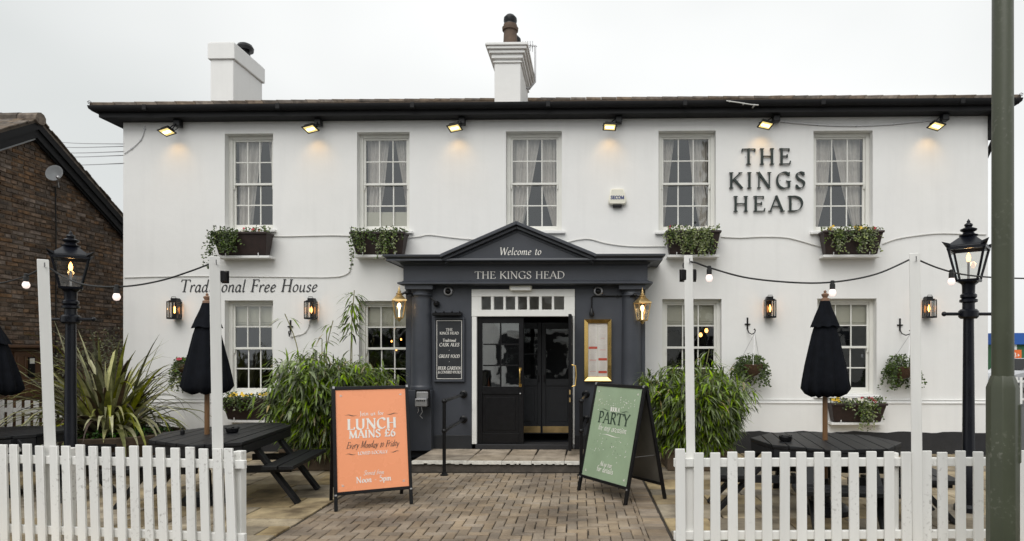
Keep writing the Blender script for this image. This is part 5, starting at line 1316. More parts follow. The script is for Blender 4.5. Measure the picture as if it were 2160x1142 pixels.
# strings of bulbs
def string(lb, pts, bulbs, sag=.0, r=.007):
    P = [Vector(p) for p in pts]; t = thing('bulb_string', lb, 'bulb string', P[0], 0, 'bulb strings between the posts')
    o = P[0]; c = _smooth3([p - o for p in P], 8); m = MB(); m.tube(c, r, 7); m.build('cable', M['cable_b'], t)
    for b in bulbs:
        b = Vector(b) - o
        m = MB(); m.lathe([(.021,-.055),(.021,-.015),(.016,-.01),(.016,.012),(.008,.016)], b, 12); h_ = m.build('bulb_holder', M['cable_b'], t)
        m = MB(); m.lathe([(.001,-.115),(.018,-.110),(.028,-.092),(.028,-.078),(.019,-.056)], b, 14); m.build('bulb', M['bulb'], h_)
def sp(px, py, d): return at(px, py, d)
a0, a1, a2, a3 = [p[0] for p in post_top]
string('bulb string from the edge of the photo to the first post', [sp(-120, 585, 6.2), sp(-20, 598, 5.9), sp(40, 588, 5.6), sp(86, 568, 5.33)], [sp(55, 581, 5.5)])
string('bulb string sagging behind the first lamp post to the second post', [sp(104, 566, 5.30), sp(150, 592, 5.28), sp(200, 604, 5.25), sp(270, 604, 5.2), sp(340, 592, 5.15), sp(400, 573, 5.12), sp(445, 556, 5.08)], [sp(246, 605, 5.2)])
string('bulb string sagging between the two posts in front of the pub name', [sp(1442, 566, 5.16), sp(1443, 556, 5.16), sp(1462, 553, 5.08), sp(1500, 566, 5.1), sp(1580, 587, 5.1), sp(1690, 597, 5.1), sp(1770, 594, 5.1), sp(1850, 578, 5.1), sp(1921, 547, 5.1)], [sp(1496, 565, 5.1), sp(1756, 596, 5.1)])
string('bulb string running from the end post past the green pole', [sp(1938, 549, 5.1), sp(1980, 566, 5.25), sp(2030, 579, 5.4), sp(2100, 586, 5.7), sp(2180, 588, 6.0)], [sp(2007, 573, 5.3)])

# ============================================================ PICKET FENCES
def picket_fence(lb, A, B, xs, wd, lean, ht, rails, jit=.008, first=None):
    A, B = Vector(A), Vector(B); d = (B-A); L_ = d.length; rz = math.atan2(d.y, d.x)
    t = thing('picket_fence', lb, 'fence', (A.x, A.y, 0), rz, 'white picket fences')
    me = {}
    for i, s in enumerate(xs):
        h = (ht if not first or i else first) + rnd.uniform(-jit, jit); key = round(h, 2)
        m = MB(); w2 = wd/2; k = lean*(1+rnd.uniform(-.25,.25)) + rnd.uniform(-.006,.006)
        m.hexa([(-w2,-.011,.06),(w2,-.011,.06),(w2,.011,.06),(-w2,.011,.06)], [(-w2-k*h,-.011,h),(w2-k*h,-.011,h),(w2-k*h,.011,h),(-w2-k*h,.011,h)])
        m.build('picket', M['fence'], t, bevel=.003, loc=(s, rnd.uniform(-.002,.002), 0))
    for z in rails:
        m = MB(); m.box(-.05, L_+.05, .0145, .05, z-.034, z+.034); m.build('rail', M['fence'], t, bevel=.004)
    return t
dpx = lambda px, A, B: None
def along(A, B, px):                                    # distance along A-B of the point seen at column px
    k = (px - CX)/F; d = (B-A); s = (A.x - k*A.y)/(k*d.y - d.x); return s * d.length
A = at(-560, HY, 5.59); B = at(500, HY, 4.98); A.z = B.z = 0
px_l = [-22 - 28.5*k for k in range(18, 0, -1)] + [-22, 6, 32, 59, 86, 114, 142, 170, 198, 226, 255, 283, 312, 341, 370, 400, 430, 460, 486]
tf = picket_fence('white picket fence with leaning pickets in front of the table by the spiky plant', A, B, [along(A, B, p) + .022 for p in px_l], .072, .03, .905, (.778, .205))
for s, y, h in ((along(A, B, 481), .052, .875), (along(A, B, 117), .052, .87)): m = MB(); m.box(s, s+.072, y, y+.07, 0, h); m.build('fence_post', M['fence'], tf, bevel=.004)
A = at(1436, HY, 5.04); B = at(2620, HY, 5.125); A.z = B.z = 0
px_r = [1435, 1472, 1508, 1545, 1581, 1617.5, 1654, 1691, 1727.5, 1764, 1801, 1838, 1875, 1912, 1953, 1988, 2026, 2063, 2158, 2196] + [2232 + 36.5*k for k in range(10)]
tf2 = picket_fence('white picket fence with scuffed pickets around the octagonal parasol table', A, B, [along(A, B, p) + .004 for p in px_r], .077, .004, .868, (.782, .205), first=.895)
for px_, w_ in ((1447, .06), (1893, .04)): s = along(A, B, px_); m = MB(); m.box(s, s+w_, .052, .11, 0, .85); m.build('fence_post', M['fence'], tf2, bevel=.004)
A = Vector((-9.3, 10.2, 0)); B = Vector((-6.75, 9.9, 0))
picket_fence('low white picket fence far back beyond the spiky plant', A, B, [.10+.155*i for i in range(17)], .085, .0, .90, (.74, .2))

# ============================================================ TABLES, PARASOLS, ASHTRAYS
TG = 'black stained picnic tables'
def picnic_table(lb, poly, planks_dir, benches, zt=.75, hole=None):
    """poly: world corners (x, y) of the clipped top, CCW; planks run along planks_dir (degrees)"""
    cx = sum(p[0] for p in poly)/len(poly); cy = sum(p[1] for p in poly)/len(poly); a = R(planks_dir)
    t = thing('picnic_table', lb, 'table', (cx, cy, 0), a, TG); ca, sa = math.cos(-a), math.sin(-a)
    P = [((x-cx)*ca - (y-cy)*sa, (x-cx)*sa + (y-cy)*ca) for x, y in poly]
    ys = [p[1] for p in P]; y0, y1 = min(ys), max(ys); n = max(5, round((y1-y0)/.145)); g_ = .007
    def span(y):
        xs = []
        for i in range(len(P)):
            (xa, ya), (xb, yb) = P[i], P[(i+1) % len(P)]
            if (ya-y)*(yb-y) <= 0 and abs(ya-yb) > 1e-9: xs.append(xa + (xb-xa)*(y-ya)/(yb-ya))
        return min(xs), max(xs)
    for i in range(n):
        ya, yb = y0 + (y1-y0)*i/n + g_/2, y0 + (y1-y0)*(i+1)/n - g_/2
        mid = sorted({ya, yb} | {p[1] for p in P if ya < p[1] < yb})
        lft = [(span(min(max(y, y0+1e-4), y1-1e-4))[0], y) for y in mid]; rgt = [(span(min(max(y, y0+1e-4), y1-1e-4))[1], y) for y in mid]
        pl = rgt + lft[::-1]
        pl = [p for k, p in enumerate(pl) if (Vector(p)-Vector(pl[k-1])).length > 1e-3]
        if len(pl) < 3: continue
        m = MB(); m.prism_z(pl, zt-.038+rnd.uniform(-.002,.002), zt+rnd.uniform(-.002,.002)); m.build('plank', M['table'], t, bevel=.004)
    m = MB(); Q = [(x*.97, y*.97) for x, y in P]           # skirt under the edge
    for i in range(len(Q)): 
        p, q = Q[i], Q[(i+1) % len(Q)]; m.bar((p[0],p[1],zt-.085),(q[0],q[1],zt-.085), .03, .085)
    for x in (-.35, 0, .35): m.box(x-.035, x+.035, y0*.8, y1*.8, zt-.10, zt-.042)
    m.build('apron', M['table'], t)
    for (bx, by, L_, ang) in benches:                       # bench centre in the table's frame, its length and direction
        b = MB(); u = Vector((math.cos(ang), math.sin(ang), 0)); v = Vector((-u.y, u.x, 0)); c = Vector((bx, by, 0))
        for s in (-.085, .085): 
            p = c + v*s + Vector((0,0,.43)); b.bar(p - u*L_/2, p + u*L_/2, .155, .04)
        b.build('seat', M['table'], t, bevel=.004)
        o = Vector((bx, by, 0)).normalized(); s0 = c*.42
        for k in (-.3, .3):
            l = MB(); l.bar(c*.52 + u*L_*k + Vector((0,0,zt-.06)), c*1.18 + u*L_*k, .045, .10, up=(u.x,u.y,0)); l.build('leg', M['table'], t, bevel=.004)
            l = MB(); l.bar(c*.15 + u*L_*(k+.055*(1 if k > 0 else -1)) + Vector((0,0,.395)), c*1.12 + u*L_*(k+.055*(1 if k > 0 else -1)) + Vector((0,0,.395)), .045, .075, up=(0,0,1)); l.build('brace', M['table'], t, bevel=.004)
    return t
# table in front of the spiky plant: a long clipped top
pl = [(-4.46,6.62),(-3.80,6.25),(-3.40,6.46),(-3.58,7.95),(-3.85,8.25),(-4.30,8.30),(-4.72,7.25)]
picnic_table('long black picnic table beside the orange board with an ashtray on it', pl, 96, [(.0,-.76,1.2,0.0),(-.05,.80,1.2,0.0)])
ang0 = R(8); oc_ = [(2.53 + .74*math.cos(ang0+R(45*k+22.5)), 6.62 + .70*math.sin(ang0+R(45*k+22.5))) for k in range(8)]
picnic_table('octagonal black picnic table with a closed parasol through its middle', oc_, 82, [(0,-.98,.95,0.0),(0,.98,.95,0.0),(.98,0,.95,R(90)),(-.98,0,.95,R(90))])
oc_ = [(-6.62 + .66*math.cos(R(45*k+20)), 7.35 + .58*math.sin(R(45*k+20))) for k in range(8)]
picnic_table('octagonal black picnic table at the edge of the photo by the far picket fence', oc_, 86, [(0,-.95,.9,0.0),(0,.95,.9,0.0),(.95,0,.9,R(90))])

def parasol(lb, x, y, ztop, zbot, r, folds, ph, zpole=0.0):
    t = thing('parasol', lb, 'parasol', (x, y, 0), 0, 'closed black parasols')
    m = MB(); m.lathe([(.026, 0.03), (.026, ztop-.12), (.01, ztop-.1)], (0,0,0), 12); m.build('pole', M['wood'], t)
    m = MB(); z = ztop; m.lathe([(.03,z-.13),(.045,z-.12),(.045,z-.09),(.022,z-.08),(.035,z-.06),(.038,z-.045),(.012,z-.03),(.016,z-.015),(.001,z)], (0,0,0), 14); m.build('finial', M['finial'], t)
    def cloth(prof, nf, amp, hem, twist=0.0, seg=8):
        n = nf*seg; q = MB(); vs = []; k = len(prof)
        for i, (rr, zz) in enumerate(prof):
            s = i/(k-1)
            for j in range(n):
                a = 2*math.pi*j/n; w_ = math.cos(nf*a + ph + .5*math.sin(3*a)); w2 = math.sin((nf*2+1)*a + ph*3 + s*2)
                rad = rr*(1 + amp*s**.6*(w_*.8 + .35*w2)) ; zj = zz - (hem*(w_*.5+.3*math.sin(2*a+ph)) if i == k-1 else 0)
                vs.append((rad*math.cos(a+twist*s)*1.0, rad*math.sin(a+twist*s)*.9, zj))
        fs = [(i*n+j, (i+1)*n+j, (i+1)*n+(j+1)%n, i*n+(j+1)%n) for i in range(k-1) for j in range(n)]
        q.add(vs, fs); return q
    H_ = ztop - .12 - zbot
    main = [(.045, ztop-.13),(r*.42, ztop-.13-H_*.20),(r*.58, ztop-.13-H_*.34),(r*.72, ztop-.13-H_*.50),(r*.86, ztop-.13-H_*.66),(r*.96, ztop-.13-H_*.80),(r*1.02, ztop-.13-H_*.90),(r*.86, ztop-.13-H_*.955),(r*.55, zbot+.01)]
    cloth(main, folds, .17, .02).build('canopy', M['fabric'], t, smooth=180)
    cape = [(.05, ztop-.115),(r*.30, ztop-.115-H_*.07),(r*.46, ztop-.115-H_*.16),(r*.64, ztop-.115-H_*.27)]
    cloth(cape, folds, .09, .014).build('cape', M['fabric'], t, smooth=180)
    m = MB(); m.lathe([(.25,0),(.25,.05),(.2,.09),(.05,.1),(.04,.35)], (0,0,0), 20); m.build('base', M['iron'], t)
    return t
parasol('closed black parasol standing in the octagonal table', 2.55, 6.64, H+(HY-612)*6.64/F, H+(HY-838)*6.64/F, .222, 8, .6)
parasol('closed black parasol behind the tall post in front of the painted words', -4.13, 7.1, H+(HY-618)*7.1/F, H+(HY-832)*7.1/F, .235, 7, 2.0)
parasol('closed black parasol cut off by the edge of the photo', -6.72, 7.35, H+(HY-665)*7.35/F, H+(HY-835)*7.35/F, .24, 8, 1.1)
def ashtray(lb, x, y, z):
    t = thing('ashtray', lb, 'ashtray', (x, y, z), .4, 'black ashtrays on the tables')
    m = MB(); m.lathe([(.05,0),(.062,.01),(.068,.045),(.064,.05),(.055,.045),(.048,.015),(.001,.012)], (0,0,0), 16)
    m.build('bowl', M['black'], t)
    m = MB()
    for k in range(4): a = k*1.5708; m.box(-.012,.012,-.01,.01,-.006,.008, Matrix.Translation((.064*math.cos(a), .064*math.sin(a), .05)))
    m.build('rest', M['black'], t)
p = at(490, 913, F*.9/(913-HY)); ashtray('black ashtray on the long picnic table', p.x, p.y, .7515)
p = at(1657, 931, F*.9/(931-HY)); ashtray('black ashtray on the octagonal parasol table', p.x, p.y, .7515)
p = at(399, 914, F*.9/(914-HY)); t = thing('sauce_bottle', 'tiny dark bottle on the far edge of the long picnic table', 'bottle', (p.x, p.y-.12, .7515))
m = MB(); m.lathe([(.022,0),(.022,.04),(.01,.055)], (0,0,0), 12); m.build('bottle_body', M['black'], t); m = MB(); m.lathe([(.012,.055),(.012,.07),(.004,.075)], (0,0,0), 10); m.build('cap', M['black'], t)

# ============================================================ A-BOARDS
def a_board(lb, foot_l, foot_r, face, art):
    a, b = ground(*foot_l), ground(*foot_r); d = b - a; wd = d.length; yaw = math.atan2(d.y, d.x)
    t = thing('sandwich_board', lb, 'sign board', (a.x, a.y, 0), yaw)
    hgt, lean = 1.31, R(12); ct, st = math.cos(lean), math.sin(lean)
    def face_m(y0, sgn): return Matrix.Translation((0, y0, 0)) @ Matrix.Rotation(-lean*sgn, 4, 'X')
    Fm = face_m(0, 1); Bm = face_m(2*hgt*st+.02, -1)
    for q, mt in ((0, Fm), (1, Bm)):
        m = MB(); f = .035; z0 = .16
        m.box(0, f, -.018, .018, 0, hgt, mt); m.box(wd-f, wd, -.018, .018, 0, hgt, mt); m.box(f, wd-f, -.017, .017, hgt-f, hgt, mt); m.box(f, wd-f, -.017, .017, z0, z0+f, mt)
        m.build('frame', M['black'], t, bevel=.004)
        m = MB(); m.box(f, wd-f, -.006, .006, z0+f, hgt-f, mt); pn = m.build('panel', face if q == 0 else M['board_back'], t)
    for x in (.004, wd-.029):
        for za, zb in ((hgt-.022, hgt+.006), (.155, .172)): m = MB(); m.box(x, x+.025, -.021, .0, za, zb, Fm); m.build('corner_cap', M['steel'], t, bevel=.002)
    m = MB(); m.bar((wd-.06, .12, .5), (wd-.06, 2*hgt*st-.10, .5), .012, .004); m.build('stay', M['steel'], t)
    pw, ph_, x0, zb = wd-.07, hgt-.07-.16, .035, .195
    T3 = lambda x, y, k: tuple(Fm @ Vector((x0 + x*pw, -.0075-k, zb + y*ph_)))
    art(t, T3, pw, ph_); return t
def flourish(m, T3, x0, x1, y, r=1):                     # a small printed swash, thick in the middle
    n = 14; up, dn = [], []
    for i in range(n+1):
        s = i/n; x = x0 + (x1-x0)*s; yy = y + .006*math.sin(s*6.3)*r; th = .0006 + .0035*math.sin(math.pi*s)**2
        up.append((x, yy+th)); dn.append((x, yy-th))
    m.add([T3(*p, .0001) for p in dn] + [T3(*p, .0001) for p in up], [(i, i+1, n+2+i, n+1+i) for i in range(n)])
def spray(m, T3, cx, cy, s, sx, sy):
    for k in range(3):
        a = R(25 + 30*k); dx, dy = math.cos(a)*s*sx, math.sin(a)*s*.7*sy
        m.add([T3(cx, cy, .0002), T3(cx+dx*.6-dy*.15, cy+dy*.6+dx*.1, .0002), T3(cx+dx, cy+dy, .0002), T3(cx+dx*.6+dy*.15, cy+dy*.6-dx*.1, .0002)], [(0,1,2,3)])
        m.f.append(tuple(reversed(m.f[-1]))); m.m.append(0)
def wr(m, T3, txt, size, cx, y, wd, ph_, pw, **k):
    asp = pw/ph_                                        # letters are laid out on the sheet's own width
    write(m, txt, size, 0, 0, lambda x, yy, kk: T3(cx + x*1.0, y + yy*asp, kk), width=wd, **k)
def art_orange(t, T3, pw, ph_):
    def W(txt, y, size, wd, cx=.5, ink='ink_white', **k):
        q = MB(); wr(q, T3, txt, size, cx, y, wd, ph_, pw, **k); q.build('lettering', M[ink], t, smooth=0)
    W('Join us for', .735, .062, .34, thick=.15, thin=.06, bounce=.05)
    W('LUNCH', .60, .150, .70, thick=.23, thin=.07)
    W('MAINS £6', .513, .110, .66, thick=.22, thin=.075)
    W('LOVED LOCALLY', .345, .045, .42, thick=.19, thin=.07)
    W('Served from', .142, .066, .28, thick=.10, thin=.05, slant=.3, bounce=.06)
    W('Noon - 5pm', .072, .085, .49, thick=.17, thin=.06)
    for cx, cy, sx, sy in ((.06,.93,1,1),(.94,.93,-1,1),(.06,.045,1,1),(.94,.045,-1,1)): m = MB(); spray(m, T3, cx, cy, .045, sx, sy); m.build('corner_spray', M['ink_white'], t, smooth=0)
    W('Every Monday to Friday', .412, .095, .74, ink='ink_dark', thick=.085, thin=.035, slant=.3, bounce=.07)
    for a, b, c, s in ((.12,.29,.742,1),(.71,.88,.742,-1),(.12,.26,.356,1),(.75,.88,.356,-1)): m = MB(); flourish(m, T3, a, b, c, s); m.build('flourish', M['ink_dark'], t, smooth=0)
def art_green(t, T3, pw, ph_):
    def W(txt, y, size, wd, cx=.5, ink='ink_white', **k):
        q = MB(); wr(q, T3, txt, size, cx, y, wd, ph_, pw, **k); q.build('lettering', M[ink], t, smooth=0)
    W('BOOK A', .735, .055, .20, thick=.19, thin=.07)
    W('for any occasion', .52, .085, .62, thick=.10, thin=.05, slant=.25, bounce=.06)
    W('Ask our team', .145, .062, .26, thick=.10, thin=.05, slant=.3, bounce=.05)
    W('for details', .082, .072, .36, thick=.13, thin=.06)
    for cx, cy, sx, sy in ((.06,.93,1,1),(.94,.93,-1,1),(.06,.045,1,1),(.94,.045,-1,1)): m = MB(); spray(m, T3, cx, cy, .045, sx, sy); m.build('corner_spray', M['ink_white'], t, smooth=0)
    m = MB(); r2 = random.Random(5)
    for _ in range(90):                                 # printed confetti
        x, y = r2.uniform(.1,.9), (r2.gauss(.84,.045) if r2.random() < .6 else r2.gauss(.33,.06)); s = r2.uniform(.003,.009); a = r2.uniform(0,3)
        m.add([T3(x+s*math.cos(a+k*1.5708), y+.7*s*math.sin(a+k*1.5708), .0001) for k in range(4)], [(0,1,2,3)])
    m.build('confetti', M['ink_white'], t, smooth=0, kind='stuff')
    m = MB(); flourish(m, T3, .3, .7, .475); m.build('flourish', M['ink_white'], t, smooth=0)
    W('PARTY', .60, .150, .68, ink='ink_green', thick=.18, thin=.07)
    for a, b, s in ((.2,.38,1),(.62,.8,-1)): m = MB(); flourish(m, T3, a, b, .745, s); m.build('flourish', M['ink_green'], t, smooth=0)
    m = MB()
    for _ in range(34):
        x, y = r2.uniform(.1,.9), r2.gauss(.36,.06); s = r2.uniform(.003,.008); a = r2.uniform(0,3)
        m.add([T3(x+s*math.cos(a+k*1.5708), y+.7*s*math.sin(a+k*1.5708), .0002) for k in range(4)], [(0,1,2,3)])
    m.build('confetti', M['ink_green'], t, smooth=0, kind='stuff')
a_board('black framed sandwich board with an orange lunch poster', (705, 1080), (871, 1063), M['orange'], art_orange)
a_board('black framed sandwich board with a sage green party poster', (1219, 1034), (1321, 1067), M['green'], art_green)

# ============================================================ PLANTS
def blade(mb, p, d, up, L_, w_, droop, seg=4, fold=.3):
    """a strap leaf: starts at p along d, bends under its weight, folded along its midrib"""
    P = Vector(p); d = Vector(d).normalized(); s = d.cross(Vector((0,0,1)));  s = s.normalized() if s.length > .05 else Vector((1,0,0))
    vs = []
    for i in range(seg+1):
        t = i/seg; wd = w_*(math.sin(math.pi*min(1, .12+.88*t)**.8)*.95+.05) if seg > 3 else w_*(1-abs(2*t-.8)/1.2)
        if i == seg: wd = w_*.03
        n = s.cross(d).normalized()
        vs += [P - s*wd/2 + n*wd*fold*.5, P, P + s*wd/2 + n*wd*fold*.5]
        P = P + d*(L_/seg); d = (d + Vector((0,0,-droop/seg*(.25+1.5*t)))).normalized()
    fs = []
    for i in range(seg):
        a = i*3; fs += [(a, a+1, a+4, a+3), (a+1, a+2, a+5, a+4)]
    mb.add(vs, fs)
def bamboo_leaf(mb, p, d, L_, w_):
    d = d.normalized(); s = d.cross(Vector((0,0,1))); s = s.normalized() if s.length > .1 else Vector((1,0,0))
    d2 = (d + Vector((0,0,-.45))).normalized(); m1 = p + d*L_*.35; m2 = m1 + d2*L_*.35
    n = s.cross(d)
    mb.add([p, m1 - s*w_/2 + n*w_*.15, m1 + s*w_/2 + n*w_*.15, m2 - s*w_*.36 , m2 + s*w_*.36, m2 + (d2 + Vector((0,0,-.3))).normalized()*L_*.32], [(0,2,1),(1,2,4,3),(3,4,5)])
def bamboo(lb, x, y, rx, ry, ht, n, extra=(), pot=True):
    t = thing('bamboo_plant', lb, 'bamboo', (x, y, 0))
    if pot:
        m = MB(); m.box(-rx*.8, rx*.8, -ry*.65, ry*.65, 0, .30); m.box(-rx*.83, rx*.83, -ry*.70, -ry*.65, .25, .31); m.build('planter', M['planter'], t, bevel=.02)
    lm_, cm = MB(), MB(); tips = []
    for k in range(n):
        a = rnd.random()*6.283; q = math.sqrt(rnd.random()); bx, by = rx*.62*q*math.cos(a), ry*.55*q*math.sin(a)
        h = ht(bx/rx) * rnd.uniform(.55, 1.0); lean = Vector((bx/rx*rnd.uniform(.1,.5) + rnd.gauss(0,.08), by/ry*.4 - .12 + rnd.gauss(0,.12), 1)).normalized()
        p = Vector((bx, by, .28)); pts = [p]; d = lean.copy(); sg = 7; Lc = h - .28
        for i in range(sg):
            p = p + d*Lc/sg; pts.append(p); d = (d + Vector((lean.x*.12, lean.y*.12-.01, -.03))).normalized()
        cm.tube(pts, [.010*(1-.7*i/sg) for i in range(sg+1)], 5)
        for i in range(1, sg+1):
            for _ in range(4 if i > 2 else 3):
                nd = pts[i].lerp(pts[i-1], rnd.random()); a2 = rnd.random()*6.283; bd = Vector((math.cos(a2), math.sin(a2), rnd.uniform(-.1,.7))).normalized()
                tw = nd + bd*rnd.uniform(.05,.22)
                for _ in range(rnd.choice((4,5,6,7))):
                    ld = (bd*.5 + rv(.75) + Vector((0,-.15,-.35))).normalized(); tips.append((tw + rv(.04), ld, rnd.uniform(.14,.27), rnd.uniform(.020,.036)))
    for (ex, ey, h, top, cnt, ben) in extra:             # tall single stems with their own tuft
        pts = [Vector((ex, ey, .2)), Vector((ex+ben*.2, ey, h*.5)), Vector((ex+ben*.5, ey, h*.8)), Vector((ex+ben, ey, h))]; c = _smooth3(pts, 4); cm.tube(c, .007, 5)
        for _ in range(cnt):
            nd = c[int(len(c)*(1-top*rnd.random()))-1] + rv(.03); a2 = rnd.random()*6.283
            tips.append((nd + Vector((math.cos(a2)*.05, math.sin(a2)*.05, 0)), Vector((math.cos(a2), math.sin(a2)*.8, rnd.uniform(-.9,.35))), rnd.uniform(.17,.29), rnd.uniform(.024,.038)))
    tips.sort(key=lambda q: q[0].y + .6*rnd.random())
    base = MB(); bamboo_leaf(base, Vector((0,0,0)), Vector((1,0,0)), 1.0, .14); lme = base.mesh('leaf', M['bamboo'], smooth=0)
    for (p, d, L_, w_) in tips[:150]:                   # the front leaves one by one
        o = link('leaf', lme, t, p, d.to_track_quat('X', 'Z').to_euler()); o.scale = (L_, L_*1.15, L_)
    dm = MB()
    for i, (p, d, L_, w_) in enumerate(tips[150:]): bamboo_leaf(dm if i % 22 == 0 else lm_, p, d, L_, w_)
    dm.build('dry_foliage', M['dry'], t, smooth=0, kind='stuff')
    cm.build('culm', M['culm'], t); lm_.build('foliage', M['bamboo'], t, smooth=0, kind='stuff')
    return t
b = Vector((-3.62, 9.30, 0))
bamboo('wide leafy bamboo clump behind the orange board with tall single stems', -3.54, 9.35, .80, .62, lambda s: 1.60 + .12*math.cos(s*5+.9), 225,
       extra=[(-.02,.55,2.62,.28,64,.08),(.04,.5,2.42,.3,50,.0),(-.62,.45,2.25,.06,7,-.35),(-.35,.5,2.0,.10,6,.0),(-.45,.5,2.15,.05,7,.2),(-.42,.5,1.85,.04,3,.0)])
bamboo('leafy bamboo clump between the green board and the picket fence', 1.68, 9.30, .56, .58, lambda s: 1.48 - .22*max(0, s)**2 + .05*math.cos(s*6), 190, extra=[(.15,.3,1.72,.15,12,.12)])

# spiky flax in its round planter
fp = at(255, 930, 9.15); t = thing('flax_plant', 'large spiky green flax with arching strap leaves in a round brown planter', 'plant', (fp.x, fp.y, 0))
rr = .74; m = MB(); m.lathe([(rr*.8,0),(rr*.97,.38),(rr*1.04,.41),(rr*1.06,.51),(rr*.98,.52),(rr*.93,.45),(.02,.44)], (0,0,0), 30); m.build('planter', M['planter'], t)
rest = MB()
kinds = ['flax']*9 + ['flax_pale']*4 + ['flax_dark']*3
for k in range(290):
    a = rnd.random()*6.283; q = rnd.random(); el_ = rnd.uniform(.45, 1.45); L_ = rnd.uniform(.75, 1.62)*(1.0 if el_ > .6 else .85)
    bx, by = .30*math.cos(a)*q - .20, .25*math.sin(a)*q
    if math.cos(a) < -.2: L_ *= 1.12
    d = (math.cos(a)*math.cos(el_), math.sin(a)*math.cos(el_), math.sin(el_))
    m = MB(); blade(m, (0,0,0), d, None, L_, rnd.uniform(.045,.085), rnd.uniform(.9,4.4)*(1.35-el_/2.3), seg=8)
    m.build('leaf', M[rnd.choice(kinds)], t, loc=(bx, by, .46), smooth=60)
m = MB()
for _ in range(700):
    a = rnd.random()*6.283; q = rr*.9*math.sqrt(rnd.random()); leaf_quad(m, Vector((q*math.cos(a), q*math.sin(a), .47 + rnd.uniform(0,.12))), rv()+Vector((0,-.2,.4)), (rv(.4)+Vector((0,-.5,.8))).normalized(), rnd.uniform(.025,.05), rnd.uniform(.02,.035))
m.build('ground_cover', M['grassy'], t, smooth=0, kind='stuff')

# twiggy shrub against the brick house
sh_ = at(222, 780, 11.5); t = thing('twiggy_shrub', 'twiggy small leaved shrub behind the flax against the brick house', 'shrub', (sh_.x, sh_.y, 0))
cm, lm_ = MB(), MB()
for k in range(60):
    a = rnd.random()*6.283; d = Vector((math.cos(a)*.45, math.sin(a)*.35, 1)).normalized(); p = Vector((rnd.gauss(0,.08), rnd.gauss(0,.08), .0)); h = rnd.uniform(1.5, 2.05); pts = [p]
    for i in range(7):
        p = p + d*h/7; pts.append(p); d = (d + rv(.22)*Vector((1,1,.3)).length*.6).normalized()
        if i > 2:
            for _ in range(24): leaf_quad(lm_, p + rv(.14), rv(), (rv(.5)+Vector((0,-.6,.5))).normalized(), rnd.uniform(.03,.06), rnd.uniform(.018,.032))
    cm.tube(pts, [.012*(1-.75*i/7) for i in range(8)], 5)
cm.build('branch', M['oak'], t, smooth=60); lm_.build('foliage', M['shrub'], t, smooth=0, kind='stuff')

# ============================================================ INSIDE: pendant bulbs behind the glass
for k, (px, py, d) in enumerate(((1490, 697, 12.6), (1478, 706, 13.0), (1213, 702, 11.3), (832, 693, 12.2), (826, 720, 12.2), (846, 716, 12.1), (836, 738, 12.3), (560, 652, 12.6))):
    p = at(px, py, d)
    t = thing('pendant_bulb', ['larger glowing pendant bulb behind the glass of the window by the bamboo', 'smaller glowing pendant bulb behind the glass of the window by the bamboo', 'small amber bulb glowing inside the porch lobby', 'small fairy bulb high in the window beside the porch', 'small fairy bulb low at the edge of the window beside the porch', 'small fairy bulb nearest the porch in its window', 'lowest small fairy bulb in the window beside the porch', 'faint bulb glowing in the window behind the parasol'][k], 'bulb', p)
    r = .035 if k < 2 else .016
    m = MB(); m.lathe([(.001,-r*1.5),(r*.8,-r),(r,0),(r*.5,r)], (0,0,0), 10); m.build('bulb', M['ember'], t)
    m = MB(); m.tube([(0,0,r),(0,0,r+.25)], .004, 5); m.build('flex', M['cable_b'], t)

# ============================================================ FAR BEYOND, past the green pole
t = thing('trade_unit', 'green and blue clad trade building far behind the green pole', 'building', (0, 0, 0))
bx = at(2130, HY, 46).x
m = MB(); m.box(bx-1, bx+16, 46, 60, 0, H+(HY-727)*46/F); m.build('wall', M['shop_green'], t)
m = MB(); m.box(bx-1.2, bx+16.2, 45.7, 60.2, H+(HY-727)*46/F+.002, H+(HY-703)*46/F); m.build('fascia', M['shop_blue'], t)
m = MB(); x2 = at(2146, HY, 46).x; m.box(x2-.5, x2-.1, 45.9, 45.98, H+(HY-738)*46/F, H+(HY-724)*46/F); m.build('notice', M['trim'], t)
p = at(2146, 750, 38); t = thing('direction_sign', 'orange direction sign with a white arrow far behind the green pole', 'sign', (p.x, p.y, 0))
m = MB(); m.box(-.28,.25,0,.03,p.z-.26,p.z+.33); m.build('sign_panel', M['sign_orange'], t); m = MB(); m.box(-.03,.03,.031,.09,0,p.z-.2); m.build('sign_post', M['steel'], t)
m = MB(); m.add([(.02,-.004,p.z-.08),(.14,-.004,p.z+.01),(.02,-.004,p.z+.10)], [(0,1,2)]); write(m, '3', .24, -.14, p.z-.10, lambda x, y, k: (x, -.004-k, y), thick=.2, thin=.12); m.build('sign_print', M['ink_white'], t, smooth=0)
t = thing('railing', 'dark green railing in front of the far trade building', 'railing', (at(2120, HY, 36).x, 36, 0))
m = MB()
for i in range(40): m.box(i*.12, i*.12+.03, 0, .03, 0, 1.35)
m.build('bar', M['shop_green'], t); m = MB(); m.box(-.1, 5, -.01, .04, 1.3, 1.36); m.box(-.1,5,-.01,.04,.15,.2); m.build('rail', M['shop_green'], t)
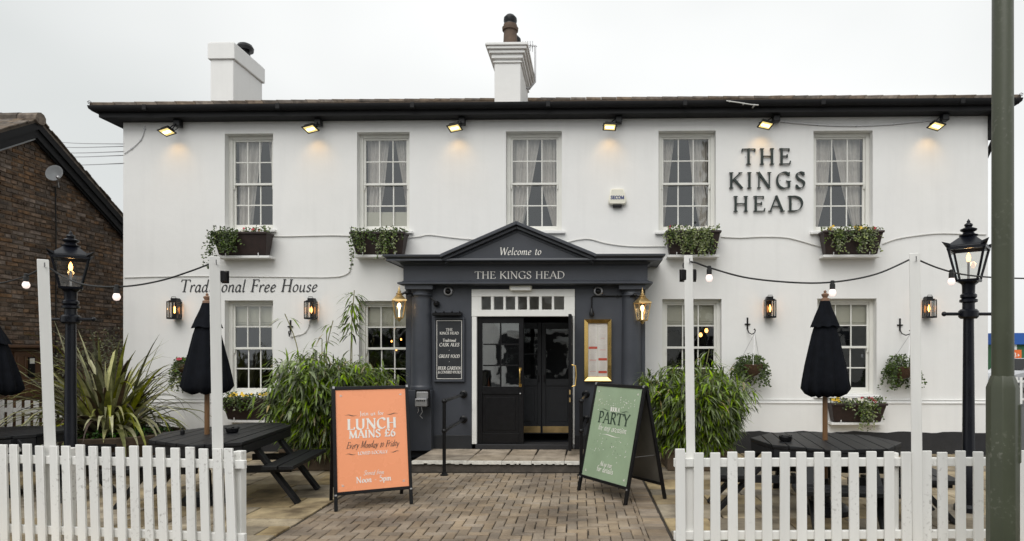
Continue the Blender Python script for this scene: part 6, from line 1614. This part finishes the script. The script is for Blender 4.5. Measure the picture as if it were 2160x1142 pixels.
def car(lb, x, y, rz):
    t = thing('parked_car', lb, 'car', (x, y, 0), rz)
    prof = [(-2.1,.35),(2.1,.35),(2.12,.6),(2.05,.78),(1.2,.92),(.55,1.40),(-.9,1.42),(-1.6,1.0),(-2.08,.92)]
    m = MB(); m.prism_y([(a,b) for a, b in prof], -.85, .85); m.build('body', M['carpaint'], t, bevel=.06)
    m = MB(); m.prism_y([(1.05,.95),(.52,1.35),(-.86,1.37),(-1.4,1.0)], -.862, .862); m.build('window', M['black'], t, bevel=.01)
    m = MB(); m.quad((1.22,-.72,.93),(1.22,.72,.93),(.58,.66,1.385),(.58,-.66,1.385)); 
    m = m.build('windscreen', M['black'], t, loc=(.02,0,.02))
    for a in (-1.3, 1.3):
        for s in (-.8, .8):
            m = MB(); m.lathe([(.31,-.1),(.32,-.06),(.32,.06),(.31,.1)], (0,0,0), 20, mtx=Matrix.Rotation(R(90),3,'X')); wh = m.build('wheel', M['tyre'], t, loc=(a, s, .32))
            m = MB(); m.lathe([(.2,-.105),(.2,.105)], (0,0,0), 14, mtx=Matrix.Rotation(R(90),3,'X')); m.build('rim', M['steel'], wh)
    for s in (-.6, .6):
        m = MB(); m.box(2.0,2.11,s-.15,s+.15,.62,.74); m.build('headlight', M['trim'], t, bevel=.02)
car('silver car parked far behind the green pole', at(2165, HY, 28).x, 28, R(200))
A = Vector((at(2128, HY, 20).x, 20, 0)); B = A + Vector((3.5, 0, 0))
picket_fence('white picket fence far behind the green pole', A, B, [.1+.14*i for i in range(24)], .08, 0, .9+.0, (.76, .2))

# across the street, behind the photographer: the shop whose front the door glass mirrors
t = thing('shop_terrace', 'pale rendered shop terrace across the street mirrored in the door glass', 'building', (0, -11.5, 0))
m = MB(); m.box(-16, 14, -8, 0, 0, 4.6); m.build('wall', M['render_tan'], t)
m = MB(); m.prism_y([(-16.4,4.6),(14.4,4.6),(13,6.6),(-15,6.6)], -8.2, .3); m.build('roof', M['tile'], t)
for i in range(6):
    x = -14 + 4.6*i
    m = MB(); m.box(x, x+3.2, .002, .06, .3, 2.4); wq = m.build('shop_window', M['black'], t); m = MB(); m.box(x-.1, x+3.3, .002, .12, 2.55, 3.1); m.build('shop_fascia', M['slate'] if i % 2 else M['trim'], t)
    m = MB(); m.box(x+1.55, x+1.65, .061, .10, .3, 2.4); m.build('mullion', M['trim'], wq)
    m = MB(); m.box(x+.9, x+2.2, .002, .05, 3.4, 4.4); m.build('window', M['black'], t)
